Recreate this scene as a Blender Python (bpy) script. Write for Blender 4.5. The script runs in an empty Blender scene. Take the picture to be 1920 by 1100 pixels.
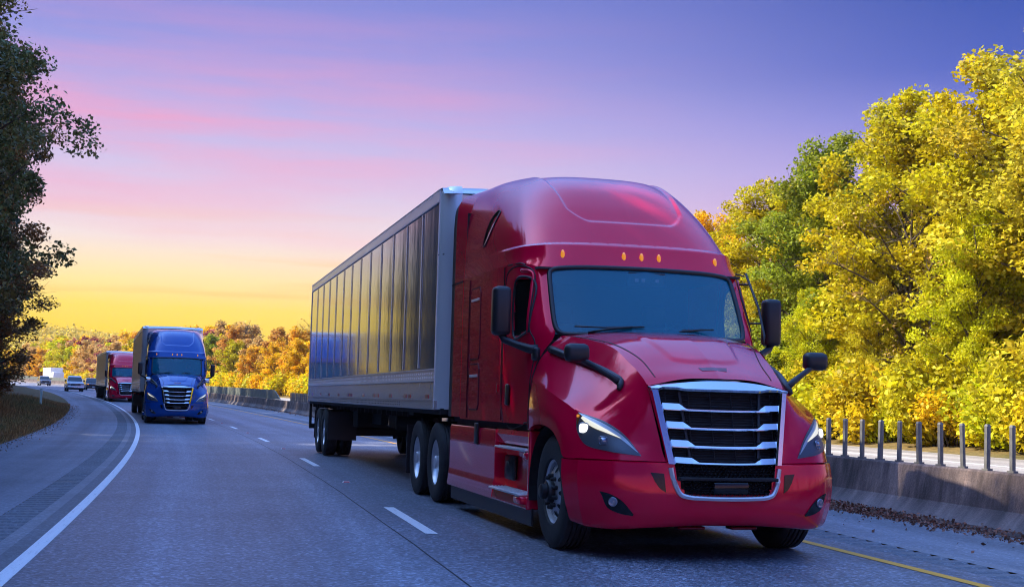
import bpy, bmesh, math, random
import numpy as np
from mathutils import Vector, Matrix
from mathutils.bvhtree import BVHTree

SC = bpy.context.scene
COL = SC.collection
R = math.radians

# ------------------------------------------------------------------ camera
CAM_F, CAM_PITCH, CAM_ROLL, CAM_H = 2440.94, 0.0831656, 0.0264593, 1.328166
def cam_axes(pitch, roll):
    f = np.array([0, math.cos(pitch), math.sin(pitch)]); r = np.array([1., 0, 0]); u = np.cross(r, f)
    c, s = math.cos(roll), math.sin(roll)
    return c*r + s*u, -s*r + c*u, f
_r, _u, _f = cam_axes(CAM_PITCH, CAM_ROLL)
cam_data = bpy.data.cameras.new('camera')
cam_data.sensor_width = 36.0
cam_data.lens = 36.0*CAM_F/1920.0
cam_data.clip_start = 0.1
cam_data.clip_end = 6000
cam = bpy.data.objects.new('camera', cam_data)
COL.objects.link(cam)
cam.matrix_world = Matrix(((_r[0], _u[0], -_f[0], 0), (_r[1], _u[1], -_f[1], 0), (_r[2], _u[2], -_f[2], CAM_H), (0, 0, 0, 1)))
SC.camera = cam

# ------------------------------------------------------------------ sun, sky, exposure
SUN_DIR = Vector((-0.73, 0.06, 0.66)).normalized()          # towards the sun: from the left, above the wooded bank
sun_data = bpy.data.lights.new('sun', 'SUN')
sun_data.energy = 3.3
sun_data.angle = R(0.6)
sun_data.color = (1.0, 0.88, 0.68)
sun = bpy.data.objects.new('sun', sun_data)
COL.objects.link(sun)
sun.rotation_euler = SUN_DIR.to_track_quat('Z', 'Y').to_euler()

SC.view_settings.view_transform = 'Standard'
SC.view_settings.look = 'None'
SC.view_settings.exposure = 1.7
SC.view_settings.gamma = 1.0
SC.view_settings.use_curve_mapping = False
SC.cycles.max_bounces = 8
SC.cycles.filter_width = 1.05
SC.cycles.transparent_max_bounces = 8

def lin(r, g, b):
    f = lambda c: (c/255/12.92) if c/255 <= .04045 else ((c/255+.055)/1.055)**2.4
    return (f(r), f(g), f(b), 1)

world = bpy.data.worlds.new('World')
SC.world = world
world.use_nodes = True

class NT:
    """small helper round a node tree"""
    def __init__(s, tree): s.t = tree; s.n = tree.nodes; s.l = tree.links
    def node(s, typ, **kw):
        n = s.n.new(typ)
        for k, v in kw.items():
            if k.startswith('i_'):
                key = k[2:]
                key = int(key) if key.isdigit() else key.replace('_', ' ')
                if isinstance(v, bpy.types.NodeSocket): s.l.new(v, n.inputs[key])
                else: n.inputs[key].default_value = v
            else: setattr(n, k, v)
        return n
    def math(s, op, a, b=None, c=None, clamp=False):
        n = s.n.new('ShaderNodeMath'); n.operation = op; n.use_clamp = clamp
        for i, x in enumerate((a, b, c)):
            if x is None: continue
            if isinstance(x, bpy.types.NodeSocket): s.l.new(x, n.inputs[i])
            else: n.inputs[i].default_value = x
        return n.outputs[0]
    def ramp(s, fac, stops, interp='LINEAR'):
        n = s.n.new('ShaderNodeValToRGB'); s.l.new(fac, n.inputs[0]); cr = n.color_ramp; cr.interpolation = interp
        while len(cr.elements) < len(stops): cr.elements.new(0.5)
        for e, (p, c) in zip(cr.elements, stops):
            e.position = p; e.color = c if len(c) == 4 else (*c, 1)
        return n.outputs[0]
    def mix(s, fac, a, b, blend='MIX'):
        n = s.n.new('ShaderNodeMix'); n.data_type = 'RGBA'; n.blend_type = blend
        for i, x in ((0, fac), (6, a), (7, b)):
            if isinstance(x, bpy.types.NodeSocket): s.l.new(x, n.inputs[i])
            elif i == 0: n.inputs[0].default_value = x
            else: n.inputs[i].default_value = x if len(x) == 4 else (*x, 1)
        return n.outputs[2]
    def noise(s, vec, scale, detail=2, rough=.5):
        n = s.node('ShaderNodeTexNoise', i_Scale=scale, i_Detail=detail, i_Roughness=rough)
        if vec is not None: s.l.new(vec, n.inputs['Vector'])
        return n.outputs[0]
    def mapping(s, vec, scale=(1, 1, 1), loc=(0, 0, 0)):
        n = s.node('ShaderNodeMapping', i_Scale=scale, i_Location=loc); s.l.new(vec, n.inputs[0]); return n.outputs[0]

SKY_GLOW, SKY_DAY = .36, .15
def build_sky():
    w = NT(world.node_tree); w.n.clear()
    d = w.node('ShaderNodeTexCoord').outputs['Generated']
    sep = w.node('ShaderNodeSeparateXYZ', i_0=d)
    x, y, z = sep.outputs
    e = w.math('MULTIPLY', z, 1.0)                                   # sine of the elevation
    hor = w.math('SQRT', w.math('ADD', w.math('MULTIPLY', x, x), w.math('MULTIPLY', y, y)))
    # how far round from the sunset glow (ahead, to the left): 1 towards it, -1 away
    ga = R(-24)
    g = w.math('DIVIDE', w.math('ADD', w.math('MULTIPLY', x, math.sin(ga)), w.math('MULTIPLY', y, math.cos(ga))), w.math('MAXIMUM', hor, 1e-4))
    side = w.node('ShaderNodeMapRange', i_0=g, i_1=0.68, i_2=1.0, i_3=0.0, i_4=1.0); side.interpolation_type = 'SMOOTHSTEP'
    ee = w.math('POWER', w.math('MAXIMUM', e, 0.0), 0.5)              # spread the low elevations over the ramp
    P = lambda deg: math.sqrt(max(0, math.sin(R(deg))))
    glow = w.ramp(ee, [(0, lin(244, 180, 20)), (P(2.6), lin(248, 206, 24)), (P(3.6), lin(252, 214, 70)), (P(4.8), lin(250, 222, 150)), (P(6.6), lin(232, 214, 212)),
                       (P(9.0), lin(206, 190, 220)), (P(12.0), lin(180, 168, 218)), (P(15), lin(142, 144, 212)), (P(20), lin(98, 112, 196)), (P(45), lin(64, 98, 180)), (1, lin(56, 76, 160))])
    away = w.ramp(ee, [(0, lin(226, 170, 150)), (P(5), lin(214, 156, 182)), (P(8), lin(186, 146, 202)), (P(10.2), lin(154, 142, 210)), (P(12.3), lin(112, 120, 202)), (P(14.3), lin(70, 92, 182)),
                       (P(17), lin(52, 80, 168)), (P(50), lin(50, 76, 165)), (1, lin(48, 70, 156))])
    colr = w.mix(side.outputs[0], away, glow)
    # long flat streaks of pink cloud
    v = w.mapping(d, (1.5, 1.5, 16), (.35, .1, .62))
    n1 = w.noise(v, 2.1, 6, .6)
    st = w.ramp(n1, [(.40, (0, 0, 0)), (.72, (1, 1, 1))])
    band = w.ramp(ee, [(P(3.0), (0, 0, 0)), (P(8.8), (.55,)*3), (P(11.5), (1, 1, 1)), (P(14), (.5,)*3), (P(19), (0, 0, 0))])
    amt = w.math('MULTIPLY', w.math('MULTIPLY', st, band), w.math('MULTIPLY', w.math('POWER', side.outputs[0], 4.0), .78))
    colr = w.mix(amt, colr, lin(240, 146, 178))
    v2 = w.mapping(d, (1.2, 1.2, 34), (3.1, 1.7, .4))
    n2 = w.noise(v2, 2.0, 4, .55)
    st2 = w.ramp(n2, [(.50, (0, 0, 0)), (.72, (1, 1, 1))])
    band2 = w.ramp(ee, [(P(2.6), (0, 0, 0)), (P(3.6), (.8,)*3), (P(6.0), (.55,)*3), (P(8.5), (0, 0, 0))])
    amt2 = w.math('MULTIPLY', w.math('MULTIPLY', st2, band2), side.outputs[0])
    colr = w.mix(amt2, colr, lin(246, 176, 92))
    bg = w.node('ShaderNodeBackground', i_Color=colr, i_Strength=SKY_GLOW)
    sky = w.node('ShaderNodeTexSky', sky_type='NISHITA', sun_disc=False, sun_elevation=math.asin(SUN_DIR.z), sun_rotation=math.atan2(SUN_DIR.x, SUN_DIR.y))
    up = w.node('ShaderNodeMapRange', i_0=e, i_1=.32, i_2=.80, i_3=0.0, i_4=SKY_DAY); up.interpolation_type = 'SMOOTHSTEP'      # the dusk colours give way to open daylight overhead
    bg2 = w.node('ShaderNodeBackground', i_Color=w.mix(1.0, sky.outputs[0], (.70, .98, 1.28), 'MULTIPLY'), i_Strength=up.outputs[0])
    add = w.node('ShaderNodeAddShader', i_0=bg.outputs[0], i_1=bg2.outputs[0])
    w.node('ShaderNodeOutputWorld', i_0=add.outputs[0])
build_sky()

# ------------------------------------------------------------------ helpers
def tag(o, label=None, cat=None, group=None, kind=None):
    if label: o['label'] = label
    if cat: o['category'] = cat
    if group: o['group'] = group
    if kind: o['kind'] = kind
    return o

def empty(name, loc=(0, 0, 0), rz=0, parent=None):
    o = bpy.data.objects.new(name, None); COL.objects.link(o)
    o.location = loc; o.rotation_euler = (0, 0, rz); o.empty_display_size = .2
    if parent: o.parent = parent
    return o

def link(name, me, mat=None, parent=None, loc=None):
    o = bpy.data.objects.new(name, me); COL.objects.link(o)
    if mat is not None and not me.materials: me.materials.append(mat)
    if parent: o.parent = parent
    if loc is not None: o.location = loc
    return o

def mk(name, V, F, mat=None, parent=None, smooth=False, angle=None, uv=None):
    me = bpy.data.meshes.new(name)
    me.from_pydata([tuple(map(float, v)) for v in V], [], [tuple(map(int, f)) for f in F])
    if uv is not None:
        ul = me.uv_layers.new(name='UVMap')
        li = np.zeros(len(me.loops), np.int32); me.loops.foreach_get('vertex_index', li)
        ul.data.foreach_set('uv', np.asarray(uv, np.float32)[li].ravel())
    me.update()
    if smooth:
        me.shade_smooth()
        if angle: me.set_sharp_from_angle(angle=R(angle))
    return link(name, me, mat, parent)

class MB:
    """collects shapes into one mesh"""
    def __init__(s): s.V = []; s.F = []
    def add(s, V, F):
        n = len(s.V); s.V += [tuple(v) for v in V]; s.F += [tuple(i+n for i in f) for f in F]; return s
    def box(s, a, b, bev=0.0):
        (x0, y0, z0), (x1, y1, z1) = [min(p, q) for p, q in zip(a, b)], [max(p, q) for p, q in zip(a, b)]
        if bev <= 0:
            V = [(x, y, z) for z in (z0, z1) for y in (y0, y1) for x in (x0, x1)]
            return s.add(V, [(0, 2, 3, 1), (4, 5, 7, 6), (0, 1, 5, 4), (2, 6, 7, 3), (0, 4, 6, 2), (1, 3, 7, 5)])
        bm = bmesh.new(); bmesh.ops.create_cube(bm, size=1)
        for v in bm.verts:
            v.co = ((x0+x1)/2+v.co.x*(x1-x0), (y0+y1)/2+v.co.y*(y1-y0), (z0+z1)/2+v.co.z*(z1-z0))
        bmesh.ops.bevel(bm, geom=bm.edges[:], offset=min(bev, .49*min(x1-x0, y1-y0, z1-z0)), segments=2, affect='EDGES', profile=.5)
        bm.verts.index_update(); V = [v.co.copy() for v in bm.verts]; F = [[v.index for v in f.verts] for f in bm.faces]; bm.free()
        return s.add(V, F)
    def tube(s, path, r, n=8, closed=False, caps=True):
        P = np.array(path, float); m = len(P); rr = np.broadcast_to(np.asarray(r, float), (m,))
        if closed: T = np.roll(P, -1, 0)-np.roll(P, 1, 0)
        else: T = np.gradient(P, axis=0)
        T /= np.linalg.norm(T, axis=1)[:, None]+1e-9
        up = np.array([0, 0, 1.]) if abs(T[0][2]) < .9 else np.array([1., 0, 0])
        N = np.cross(T[0], up); N /= np.linalg.norm(N); V = []
        for i in range(m):
            N = N-T[i]*(N@T[i]); N /= np.linalg.norm(N)+1e-9; B = np.cross(T[i], N)
            for k in range(n):
                a = 2*math.pi*k/n; V.append(P[i]+rr[i]*(math.cos(a)*N+math.sin(a)*B))
        F = []
        for i in range(m if closed else m-1):
            j = (i+1) % m
            for k in range(n): F.append((i*n+k, i*n+(k+1) % n, j*n+(k+1) % n, j*n+k))
        if caps and not closed: F += [tuple(range(n))[::-1], tuple((m-1)*n+k for k in range(n))]
        return s.add(V, F)
    def lathe(s, prof, n=40, centre=(0, 0, 0), sign=1):
        """profile of (radius, y); axis is local y"""
        V = []; F = []; m = len(prof)
        for k in range(n):
            a = 2*math.pi*k/n
            for r, y in prof: V.append((centre[0]+r*math.cos(a), centre[1]+sign*y, centre[2]+r*math.sin(a)))
        for k in range(n):
            j = (k+1) % n
            for i in range(m-1): F.append((k*m+i, k*m+i+1, j*m+i+1, j*m+i) if sign > 0 else (k*m+i, j*m+i, j*m+i+1, k*m+i+1))
        return s.add(V, F)
    def prism(s, poly, axis, a, b):
        """polygon of 2-D points extruded along axis 0, 1 or 2 from a to b"""
        o = [i for i in range(3) if i != axis]; n = len(poly); V = []
        for t in (a, b):
            for p in poly:
                q = [0, 0, 0]; q[o[0]] = p[0]; q[o[1]] = p[1]; q[axis] = t; V.append(q)
        F = [tuple(range(n))[::-1], tuple(range(n, 2*n))]+[(i, (i+1) % n, n+(i+1) % n, n+i) for i in range(n)]
        return s.add(V, F)
    def mirrored(s):
        n = len(s.V); s.V += [(v[0], -v[1], v[2]) for v in s.V]; s.F += [tuple(i+n for i in f)[::-1] for f in s.F]; return s
    def build(s, name, mat, parent=None, smooth=False, angle=None): 
        o = mk(name, s.V, s.F, mat, parent, smooth, angle)
        bm = bmesh.new(); bm.from_mesh(o.data); bmesh.ops.recalc_face_normals(bm, faces=bm.faces); bm.to_mesh(o.data); bm.free()
        return o

def crm(P, k):
    """centripetal Catmull-Rom through the points, k samples per span"""
    P = np.asarray(P, float)
    if len(P) == 2:
        t = np.linspace(0, 1, k+1)[:, None]; return P[0]*(1-t)+P[1]*t
    E = np.vstack([2*P[0]-P[1], P, 2*P[-1]-P[-2]]); out = []
    for i in range(len(P)-1):
        p0, p1, p2, p3 = E[i:i+4]
        d = [max(np.linalg.norm(b-a)**.5, 1e-4) for a, b in ((p0, p1), (p1, p2), (p2, p3))]
        t0, t1 = 0, d[0]; t2 = t1+d[1]; t3 = t2+d[2]
        for q in np.linspace(0, 1, k, endpoint=False):
            t = t1+(t2-t1)*q
            a1 = (t1-t)/(t1-t0)*p0+(t-t0)/(t1-t0)*p1; a2 = (t2-t)/(t2-t1)*p1+(t-t1)/(t2-t1)*p2; a3 = (t3-t)/(t3-t2)*p2+(t-t2)/(t3-t2)*p3
            b1 = (t2-t)/(t2-t0)*a1+(t-t0)/(t2-t0)*a2; b2 = (t3-t)/(t3-t1)*a2+(t-t1)/(t3-t1)*a3
            out.append((t2-t)/(t2-t1)*b1+(t-t1)/(t2-t1)*b2)
    out.append(P[-1]); return np.array(out)

def grid(rows, kr, kc, post=None):
    A = np.array([crm(r, kc) for r in rows])
    G = np.stack([crm(A[:, j], kr) for j in range(A.shape[1])], 1)
    if post is not None: G = post(G)
    return G
def grid_vf(G, keep=None):
    a, b = G.shape[:2]; V = G.reshape(-1, 3); F = []
    for i in range(a-1):
        for j in range(b-1):
            if keep is None or keep((G[i, j]+G[i+1, j]+G[i+1, j+1]+G[i, j+1])/4): F.append((i*b+j, i*b+j+1, (i+1)*b+j+1, (i+1)*b+j))
    return V, F

def sym(name, grids, mat, parent, keep=None, angle=40, both=True):
    """skins given for +v, mirrored to -v, joined into one welded mesh"""
    mb = MB()
    for G in grids: mb.add(*grid_vf(G, keep))
    if both: mb.mirrored()
    me = bpy.data.meshes.new(name); bm = bmesh.new()
    vs = [bm.verts.new(tuple(map(float, v))) for v in mb.V]
    for f in mb.F:
        try: bm.faces.new([vs[i] for i in f])
        except ValueError: pass
    bmesh.ops.remove_doubles(bm, verts=bm.verts, dist=.0015)
    bmesh.ops.dissolve_degenerate(bm, edges=bm.edges, dist=.0005)
    loose = [v for v in bm.verts if not v.link_faces]
    bmesh.ops.delete(bm, geom=loose, context='VERTS')
    bmesh.ops.recalc_face_normals(bm, faces=bm.faces)
    bm.to_mesh(me); bm.free(); me.shade_smooth(); me.set_sharp_from_angle(angle=R(angle))
    return link(name, me, mat, parent)

def copy_tree(o, parent=None, swap=None, data_swap=None):
    c = o.copy(); COL.objects.link(c)
    if parent: c.parent = parent
    if swap and o.type == 'MESH' and o.data.materials and o.data.materials[0]:
        k = (o.name.split('.')[0], o.data.materials[0].name)
        m = swap.get(k[0]) or swap.get(k[1])
        if m:
            c.material_slots[0].link = 'OBJECT'; c.material_slots[0].material = m
    for ch in list(o.children): copy_tree(ch, c, swap)
    return c

def inpoly(p, poly):
    x, y = p; c = False; n = len(poly); j = n-1
    for i in range(n):
        xi, yi = poly[i]; xj, yj = poly[j]
        if (yi > y) != (yj > y) and x < (xj-xi)*(y-yi)/(yj-yi)+xi: c = not c
        j = i
    return c

# ------------------------------------------------------------------ materials
def principled(name, base=(.5, .5, .5), rough=.5, metal=0, coat=0, spec=.5, emit=None, estr=0, **kw):
    m = bpy.data.materials.new(name); m.use_nodes = True; t = NT(m.node_tree); b = t.n['Principled BSDF']
    b.inputs['Base Color'].default_value = (*base[:3], 1); b.inputs['Roughness'].default_value = rough; b.inputs['Metallic'].default_value = metal
    b.inputs['Coat Weight'].default_value = coat; b.inputs['Coat Roughness'].default_value = .03; b.inputs['Coat IOR'].default_value = 1.36; b.inputs['Specular IOR Level'].default_value = spec
    if emit: b.inputs['Emission Color'].default_value = (*emit[:3], 1); b.inputs['Emission Strength'].default_value = estr
    return m, t, b
def bump(t, b, h, strength=.3, dist=.01):
    n = t.node('ShaderNodeBump', i_Strength=strength, i_Distance=dist); t.l.new(h, n.inputs['Height']); t.l.new(n.outputs[0], b.inputs['Normal'])

def paint(name, base, metal=.2):
    m, t, b = principled(name, base, .12, metal, .85, .25)
    co = t.node('ShaderNodeTexCoord').outputs['Object']
    n = t.noise(co, 6, 5, .6); dirt = t.ramp(n, [(.45, (0, 0, 0)), (.8, (1, 1, 1))])
    c = t.mix(t.math('MULTIPLY', dirt, .04), (*base, 1), (.10, .075, .06, 1)); t.l.new(c, b.inputs['Base Color'])
    b.inputs['Coat Roughness'].default_value = .018
    return m
M = {}
M['red'] = paint('red_paint', (.80, .0015, .045))
M['blue'] = paint('blue_paint', (.003, .075, .34))
M['chrome'], _t, _b = principled('chrome', (.78, .80, .84), .08, 1)
M['alu'], _t, _b = principled('aluminium', (.74, .75, .78), .36, .55)
_c = _t.node('ShaderNodeTexCoord').outputs['Object']; bump(_t, _b, _t.noise(_c, 30, 4), .08, .004)
M['rim'], _t, _b = principled('wheel_aluminium', (.70, .71, .74), .30, .6)
_c = _t.node('ShaderNodeTexCoord').outputs['Object']; _n = _t.noise(_c, 9, 5); _t.l.new(_t.mix(_t.math('MULTIPLY', _n, .6), (.76, .77, .80, 1), (.34, .32, .30, 1)), _b.inputs['Base Color'])
M['black'], _t, _b = principled('black_plastic', (.018, .019, .022), .42)
_c = _t.node('ShaderNodeTexCoord').outputs['Object']; bump(_t, _b, _t.noise(_c, 240, 2), .12, .002)
M['gloss'], _, _ = principled('black_gloss', (.008, .008, .010), .12)
M['dark'], _, _ = principled('chassis_black', (.012, .012, .013), .7)
M['rubber'], _t, _b = principled('tyre_rubber', (.022, .022, .024), .75)
_c = _t.node('ShaderNodeTexCoord').outputs['Object']; _n = _t.noise(_c, 14, 5); _t.l.new(_t.mix(_n, (.014, .014, .016, 1), (.045, .042, .040, 1)), _b.inputs['Base Color'])
M['badge'] = paint('dark_red_badge', (.20, .002, .012))
M['bright'], _, _ = principled('bright_alloy', (.86, .87, .90), .26, .4)
M['seam'], _, _ = principled('panel_gap', (.012, .004, .006), .6)
M['amber'], _, _ = principled('amber_lens', (.50, .14, .01), .15, 0, 1, emit=(1, .36, .03), estr=.2)
M['amber_off'], _, _ = principled('amber_lens_unlit', (.30, .07, .01), .15, 0, 1)
M['redlens'], _, _ = principled('red_reflector', (.55, .008, .016), .25, 0, 1)
M['led'], _, _ = principled('daytime_led', (.9, .9, .8), .2, emit=(1, .90, .55), estr=.3)
M['beam'], _, _ = principled('low_beam', (.9, .9, .9), .2, emit=(1, .97, .85), estr=.8)
M['lampglass'], _, _ = principled('lamp_projector_glass', (.30, .34, .42), .06, .6, 1)
M['lamphouse'], _, _ = principled('lamp_housing', (.17, .18, .20), .3, .5)
M['interior'], _, _ = principled('cab_interior', (.035, .037, .042), .8)
M['seat'], _, _ = principled('seat_fabric', (.05, .055, .065), .9)
M['white'], _, _ = principled('white_paint', (.78, .78, .78), .4)

def glass(name, tint, alpha, rough=.02, base=(.02, .03, .035)):
    m = bpy.data.materials.new(name); m.use_nodes = True; t = NT(m.node_tree); t.n.clear()
    tr = t.node('ShaderNodeBsdfTransparent', i_Color=(*tint, 1)); gl = t.node('ShaderNodeBsdfPrincipled', i_Base_Color=(*base, 1), i_Roughness=rough, i_Specular_IOR_Level=.6, i_Coat_Weight=.4)
    fc = t.node('ShaderNodeLayerWeight', i_Blend=.5).outputs['Facing']; f = t.math('MULTIPLY_ADD', t.math('POWER', fc, 4.0), (1-alpha)*.8, alpha, clamp=True)
    mx = t.node('ShaderNodeMixShader', i_0=f, i_1=tr.outputs[0], i_2=gl.outputs[0]); t.node('ShaderNodeOutputMaterial', i_0=mx.outputs[0])
    return m
M['windshield'] = glass('windshield_glass', (.62, .82, .86), .50, .02, (.004, .23, .36))  # teal of the reflected sky put into the glass base colour
M['sideglass'] = glass('tinted_side_glass', (.75, .82, .82), .08)
M['lens'] = glass('headlamp_lens', (.93, .95, .97), .16, .02, (.06, .07, .08))
M['cabglass'], _, _ = principled('car_glass', (.012, .018, .024), .05, 0, 1)
# ------------------------------------------------------------------ the road's course
RS = np.arange(-60, 400, 1.)
def road_course():
    x0, y0, th0 = -.759, 13.129, .227
    KN = [-40, 40, 80, 120, 170, 230, 330]; K = np.array([2.026, 1.388, .8, .755, .808, 1.128, 1.101])*1e-3
    ZN = [0, 25, 50, 80, 110, 150, 200, 260, 340]; ZV = [.010, .035, .125, .41, .67, 1.115, 1.604, 2.357, 3.502]
    k = np.interp(RS, KN, K); th = np.cumsum(k); th = th-np.interp(0, RS, th)+th0
    X = np.cumsum(-np.sin(th)); Y = np.cumsum(np.cos(th)); X = X-np.interp(0, RS, X)+x0; Y = Y-np.interp(0, RS, Y)+y0
    Z = np.interp(RS, ZN, ZV); Z = np.convolve(np.pad(Z, 15, mode='edge'), np.ones(31)/31, 'valid')
    return X, Y, Z, th
RX, RY, RZ, RT = road_course()
def at(s, o, dz=0):
    """point s metres along the road, o metres to the picture's left of the lane divider"""
    x, y, z, t = (np.interp(s, RS, A) for A in (RX, RY, RZ, RT))
    return np.array([x-math.cos(t)*o, y-math.sin(t)*o, z+dz])
def heading(s): return float(np.interp(s, RS, RT))
FAR_DZ = .13

def strip(name, o1, o2, dz, s0=-58, s1=398, step=1.0, mat=None, n=1, dz2=None, kind='structure', parent=None, wob=None):
    S = np.arange(s0, s1+.01, step); V = []; UV = []
    for s in S:
        for i in range(n+1):
            f = i/n; o = o1+(o2-o1)*f
            if wob: o += wob(s, i)
            V.append(at(s, o, dz+(0 if dz2 is None else (dz2-dz)*f))); UV.append((o, s))
    F = [(i*(n+1)+j, (i+1)*(n+1)+j, (i+1)*(n+1)+j+1, i*(n+1)+j+1) for i in range(len(S)-1) for j in range(n)]
    o = mk(name, V, F, mat, parent, smooth=True, uv=UV)
    if kind: o['kind'] = kind
    return o

def asphalt(name, base, tracks=True, speck=.5, rough=.62):
    m, t, b = principled(name, base, rough)
    uv = t.node('ShaderNodeUVMap', uv_map='UVMap').outputs[0]; co = t.node('ShaderNodeTexCoord').outputs['Object']
    fine = t.noise(co, 48, 3, .7); mid = t.noise(co, 22, 3, .6); big = t.noise(co, .5, 4, .55)
    vo = t.node('ShaderNodeTexVoronoi', i_Vector=co, i_Scale=36)
    stone = t.ramp(vo.outputs['Color'], [(.0, (.40,)*3), (.5, (.8,)*3), (.72, (1.1,)*3), (.86, (1.5,)*3), (1, (2.4,)*3)])
    grain = t.ramp(fine, [(.3, (.40,)*3), (.5, (.95,)*3), (.72, (1.9,)*3)])
    c = t.mix(speck, (*base, 1), t.mix(1.0, t.mix(1.0, (*base, 1), grain, 'MULTIPLY'), stone, 'MULTIPLY'))
    patch = t.ramp(big, [(.3, (.82,)*3), (.7, (1.16,)*3)]); c = t.mix(1.0, c, patch, 'MULTIPLY')
    if tracks:      # long streaks left by tyres along the lanes
        st = t.noise(t.mapping(uv, (2.2, .035, 1)), 1.0, 4, .6); stc = t.ramp(st, [(.32, (.74,)*3), (.68, (1.2,)*3)]); c = t.mix(1.0, c, stc, 'MULTIPLY')
        ln = t.node('ShaderNodeSeparateXYZ', i_0=uv).outputs[0]
        wv = t.math('SINE', t.math('MULTIPLY_ADD', ln, 2*math.pi/1.83, -.7)); tr = t.math('MULTIPLY_ADD', wv, .15, 1.0); c = t.mix(1.0, c, t.node('ShaderNodeCombineXYZ', i_0=tr, i_1=tr, i_2=tr).outputs[0], 'MULTIPLY')
        # hair cracks
        w2 = t.node('ShaderNodeTexVoronoi', feature='DISTANCE_TO_EDGE', i_Vector=t.mapping(uv, (.25, .1, 1)), i_Scale=1.0)
        t.l.new(t.mix(.35, uv, t.node('ShaderNodeTexNoise', i_Vector=uv, i_Scale=1.2, i_Detail=4).outputs['Color']), w2.inputs['Vector'])
    t.l.new(c, b.inputs['Base Color'])
    t.l.new(t.math('MULTIPLY_ADD', fine, .3, rough-.15), b.inputs['Roughness'])
    h = t.math('ADD', t.math('MULTIPLY', vo.outputs['Distance'], .7), t.math('MULTIPLY', fine, .6)); bump(t, b, h, .55, .006)
    return m
A_LANE = asphalt('lane_asphalt', (.165, .178, .222), True, .95, .52)
A_SHO = asphalt('shoulder_asphalt', (.175, .182, .215), True, .45, .66)
A_DARK = asphalt('rumble_asphalt', (.135, .14, .16), False, .5, .66)
A_PALE = asphalt('sealed_edge_asphalt', (.21, .212, .235), False, .4, .66)
A_FAR = asphalt('far_asphalt', (.30, .27, .245), True, .4, .75)

def markpaint(name, base, wear=.5):
    m, t, b = principled(name, base, .55)
    co = t.node('ShaderNodeTexCoord').outputs['Object']; uv = t.node('ShaderNodeUVMap', uv_map='UVMap').outputs[0]
    n = t.noise(t.mapping(uv, (9, .9, 1)), 3.0, 5, .65); f = t.noise(co, 60, 4, .7)
    w = t.math('ADD', t.math('MULTIPLY', n, .6), t.math('MULTIPLY', f, .5)); k = t.ramp(w, [(.60, (0, 0, 0)), (.72, (1, 1, 1))])
    c = t.mix(t.math('MULTIPLY', k, wear), (*base, 1), (.12, .12, .125, 1)); c = t.mix(t.math('MULTIPLY', f, .25), c, (base[0]*.6, base[1]*.6, base[2]*.6, 1)); t.l.new(c, b.inputs['Base Color'])
    bump(t, b, f, .4, .004)
    return m
P_WHITE = markpaint('white_road_paint', (.86, .86, .86), .8)
P_YEL = markpaint('yellow_road_paint', (.86, .38, .012), .6)

def rumble(name, o1, o2, s0=-30, s1=330):
    V = []; F = []; UV = []; pit = .305; k = 0; s = s0
    while s < s1:
        for ds, dz in ((0, 0), (.03, -.013), (.12, -.016), (.16, 0)):
            for o in (o1, o2): V.append(at(s+ds, o, dz)); UV.append((o, s+ds))
        s += pit
    n = len(V)//2
    F = [(2*i, 2*i+2, 2*i+3, 2*i+1) for i in range(n-1)]
    o = mk(name, V, F, A_DARK, None, uv=UV); o['kind'] = 'structure'; return o

def build_road():
    strip('road', 3.61, -4.06, 0, mat=A_LANE, n=6)
    strip('road_edge', 3.76, 3.61, 0, mat=A_DARK)
    strip('pavement_edge', 3.90, 3.76, .0, mat=A_PALE)
    rumble('rumble_strip', 4.25, 3.90)
    strip('shoulder', 6.75, 4.25, 0, mat=A_SHO, n=3, wob=lambda s, i: (0 if i else .16*math.sin(s*.9)+.10*math.sin(s*2.3+1)))
    rumble('rumble_strip', -4.06, -4.46)
    strip('pavement_edge', -4.46, -4.62, 0, mat=A_PALE)
    strip('shoulder', -4.62, -6.5, 0, mat=A_SHO, n=2)
    strip('far_road', -7.0, -11.0, 0, mat=A_FAR, n=2, dz2=FAR_DZ)
    strip('far_road', -11.0, -19.3, FAR_DZ, mat=A_FAR, n=4)
    strip('edge_line', 3.605, 3.485, .004, mat=P_WHITE)
    strip('edge_line', -3.625, -3.74, .004, mat=P_YEL)
    strip('edge_line', -15.75, -15.9, FAR_DZ+.004, mat=P_WHITE)
    strip('edge_line', -8.3, -8.43, .055, mat=P_YEL)
    strip('joint_seam', .335, .318, .002, mat=M['dark'], wob=lambda s, i: .006*math.sin(s*.7)+.004*math.sin(s*2.1))
    for k in range(-4, 30):
        s = 1.405+12.19*k
        o = strip('lane_dash', .062, -.062, .004, s-1.54, s+1.54, .385, P_WHITE)
    for k in range(-2, 18):
        s = 1.405+12.19*(k+.5); p = at(s, .0, 0); mb = MB()
        mb.add([(-.06, -.055, 0), (.06, -.055, 0), (.06, .055, 0), (-.06, .055, 0), (-.04, -.03, .022), (.04, -.03, .022), (.04, .03, .022), (-.04, .03, .022)],
               [(0, 1, 5, 4), (1, 2, 6, 5), (2, 3, 7, 6), (3, 0, 4, 7), (4, 5, 6, 7)])
        if k == -2:
            base = mb.build('road_stud', M['white'])
            mb2 = MB(); mb2.add([(-.052, -.062, .003), (.052, -.062, .003), (.038, -.036, .022), (-.038, -.036, .022)], [(0, 1, 2, 3)])
            mb2.build('reflector', M['redlens'], base); o = base
        else: o = copy_tree(base)
        o.location = p; o.rotation_euler = (0, 0, heading(s)); tag(o, 'small low marker stud with a red reflector set in the dashed lane divider', 'road stud', 'reflective studs along the lane divider')

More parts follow.
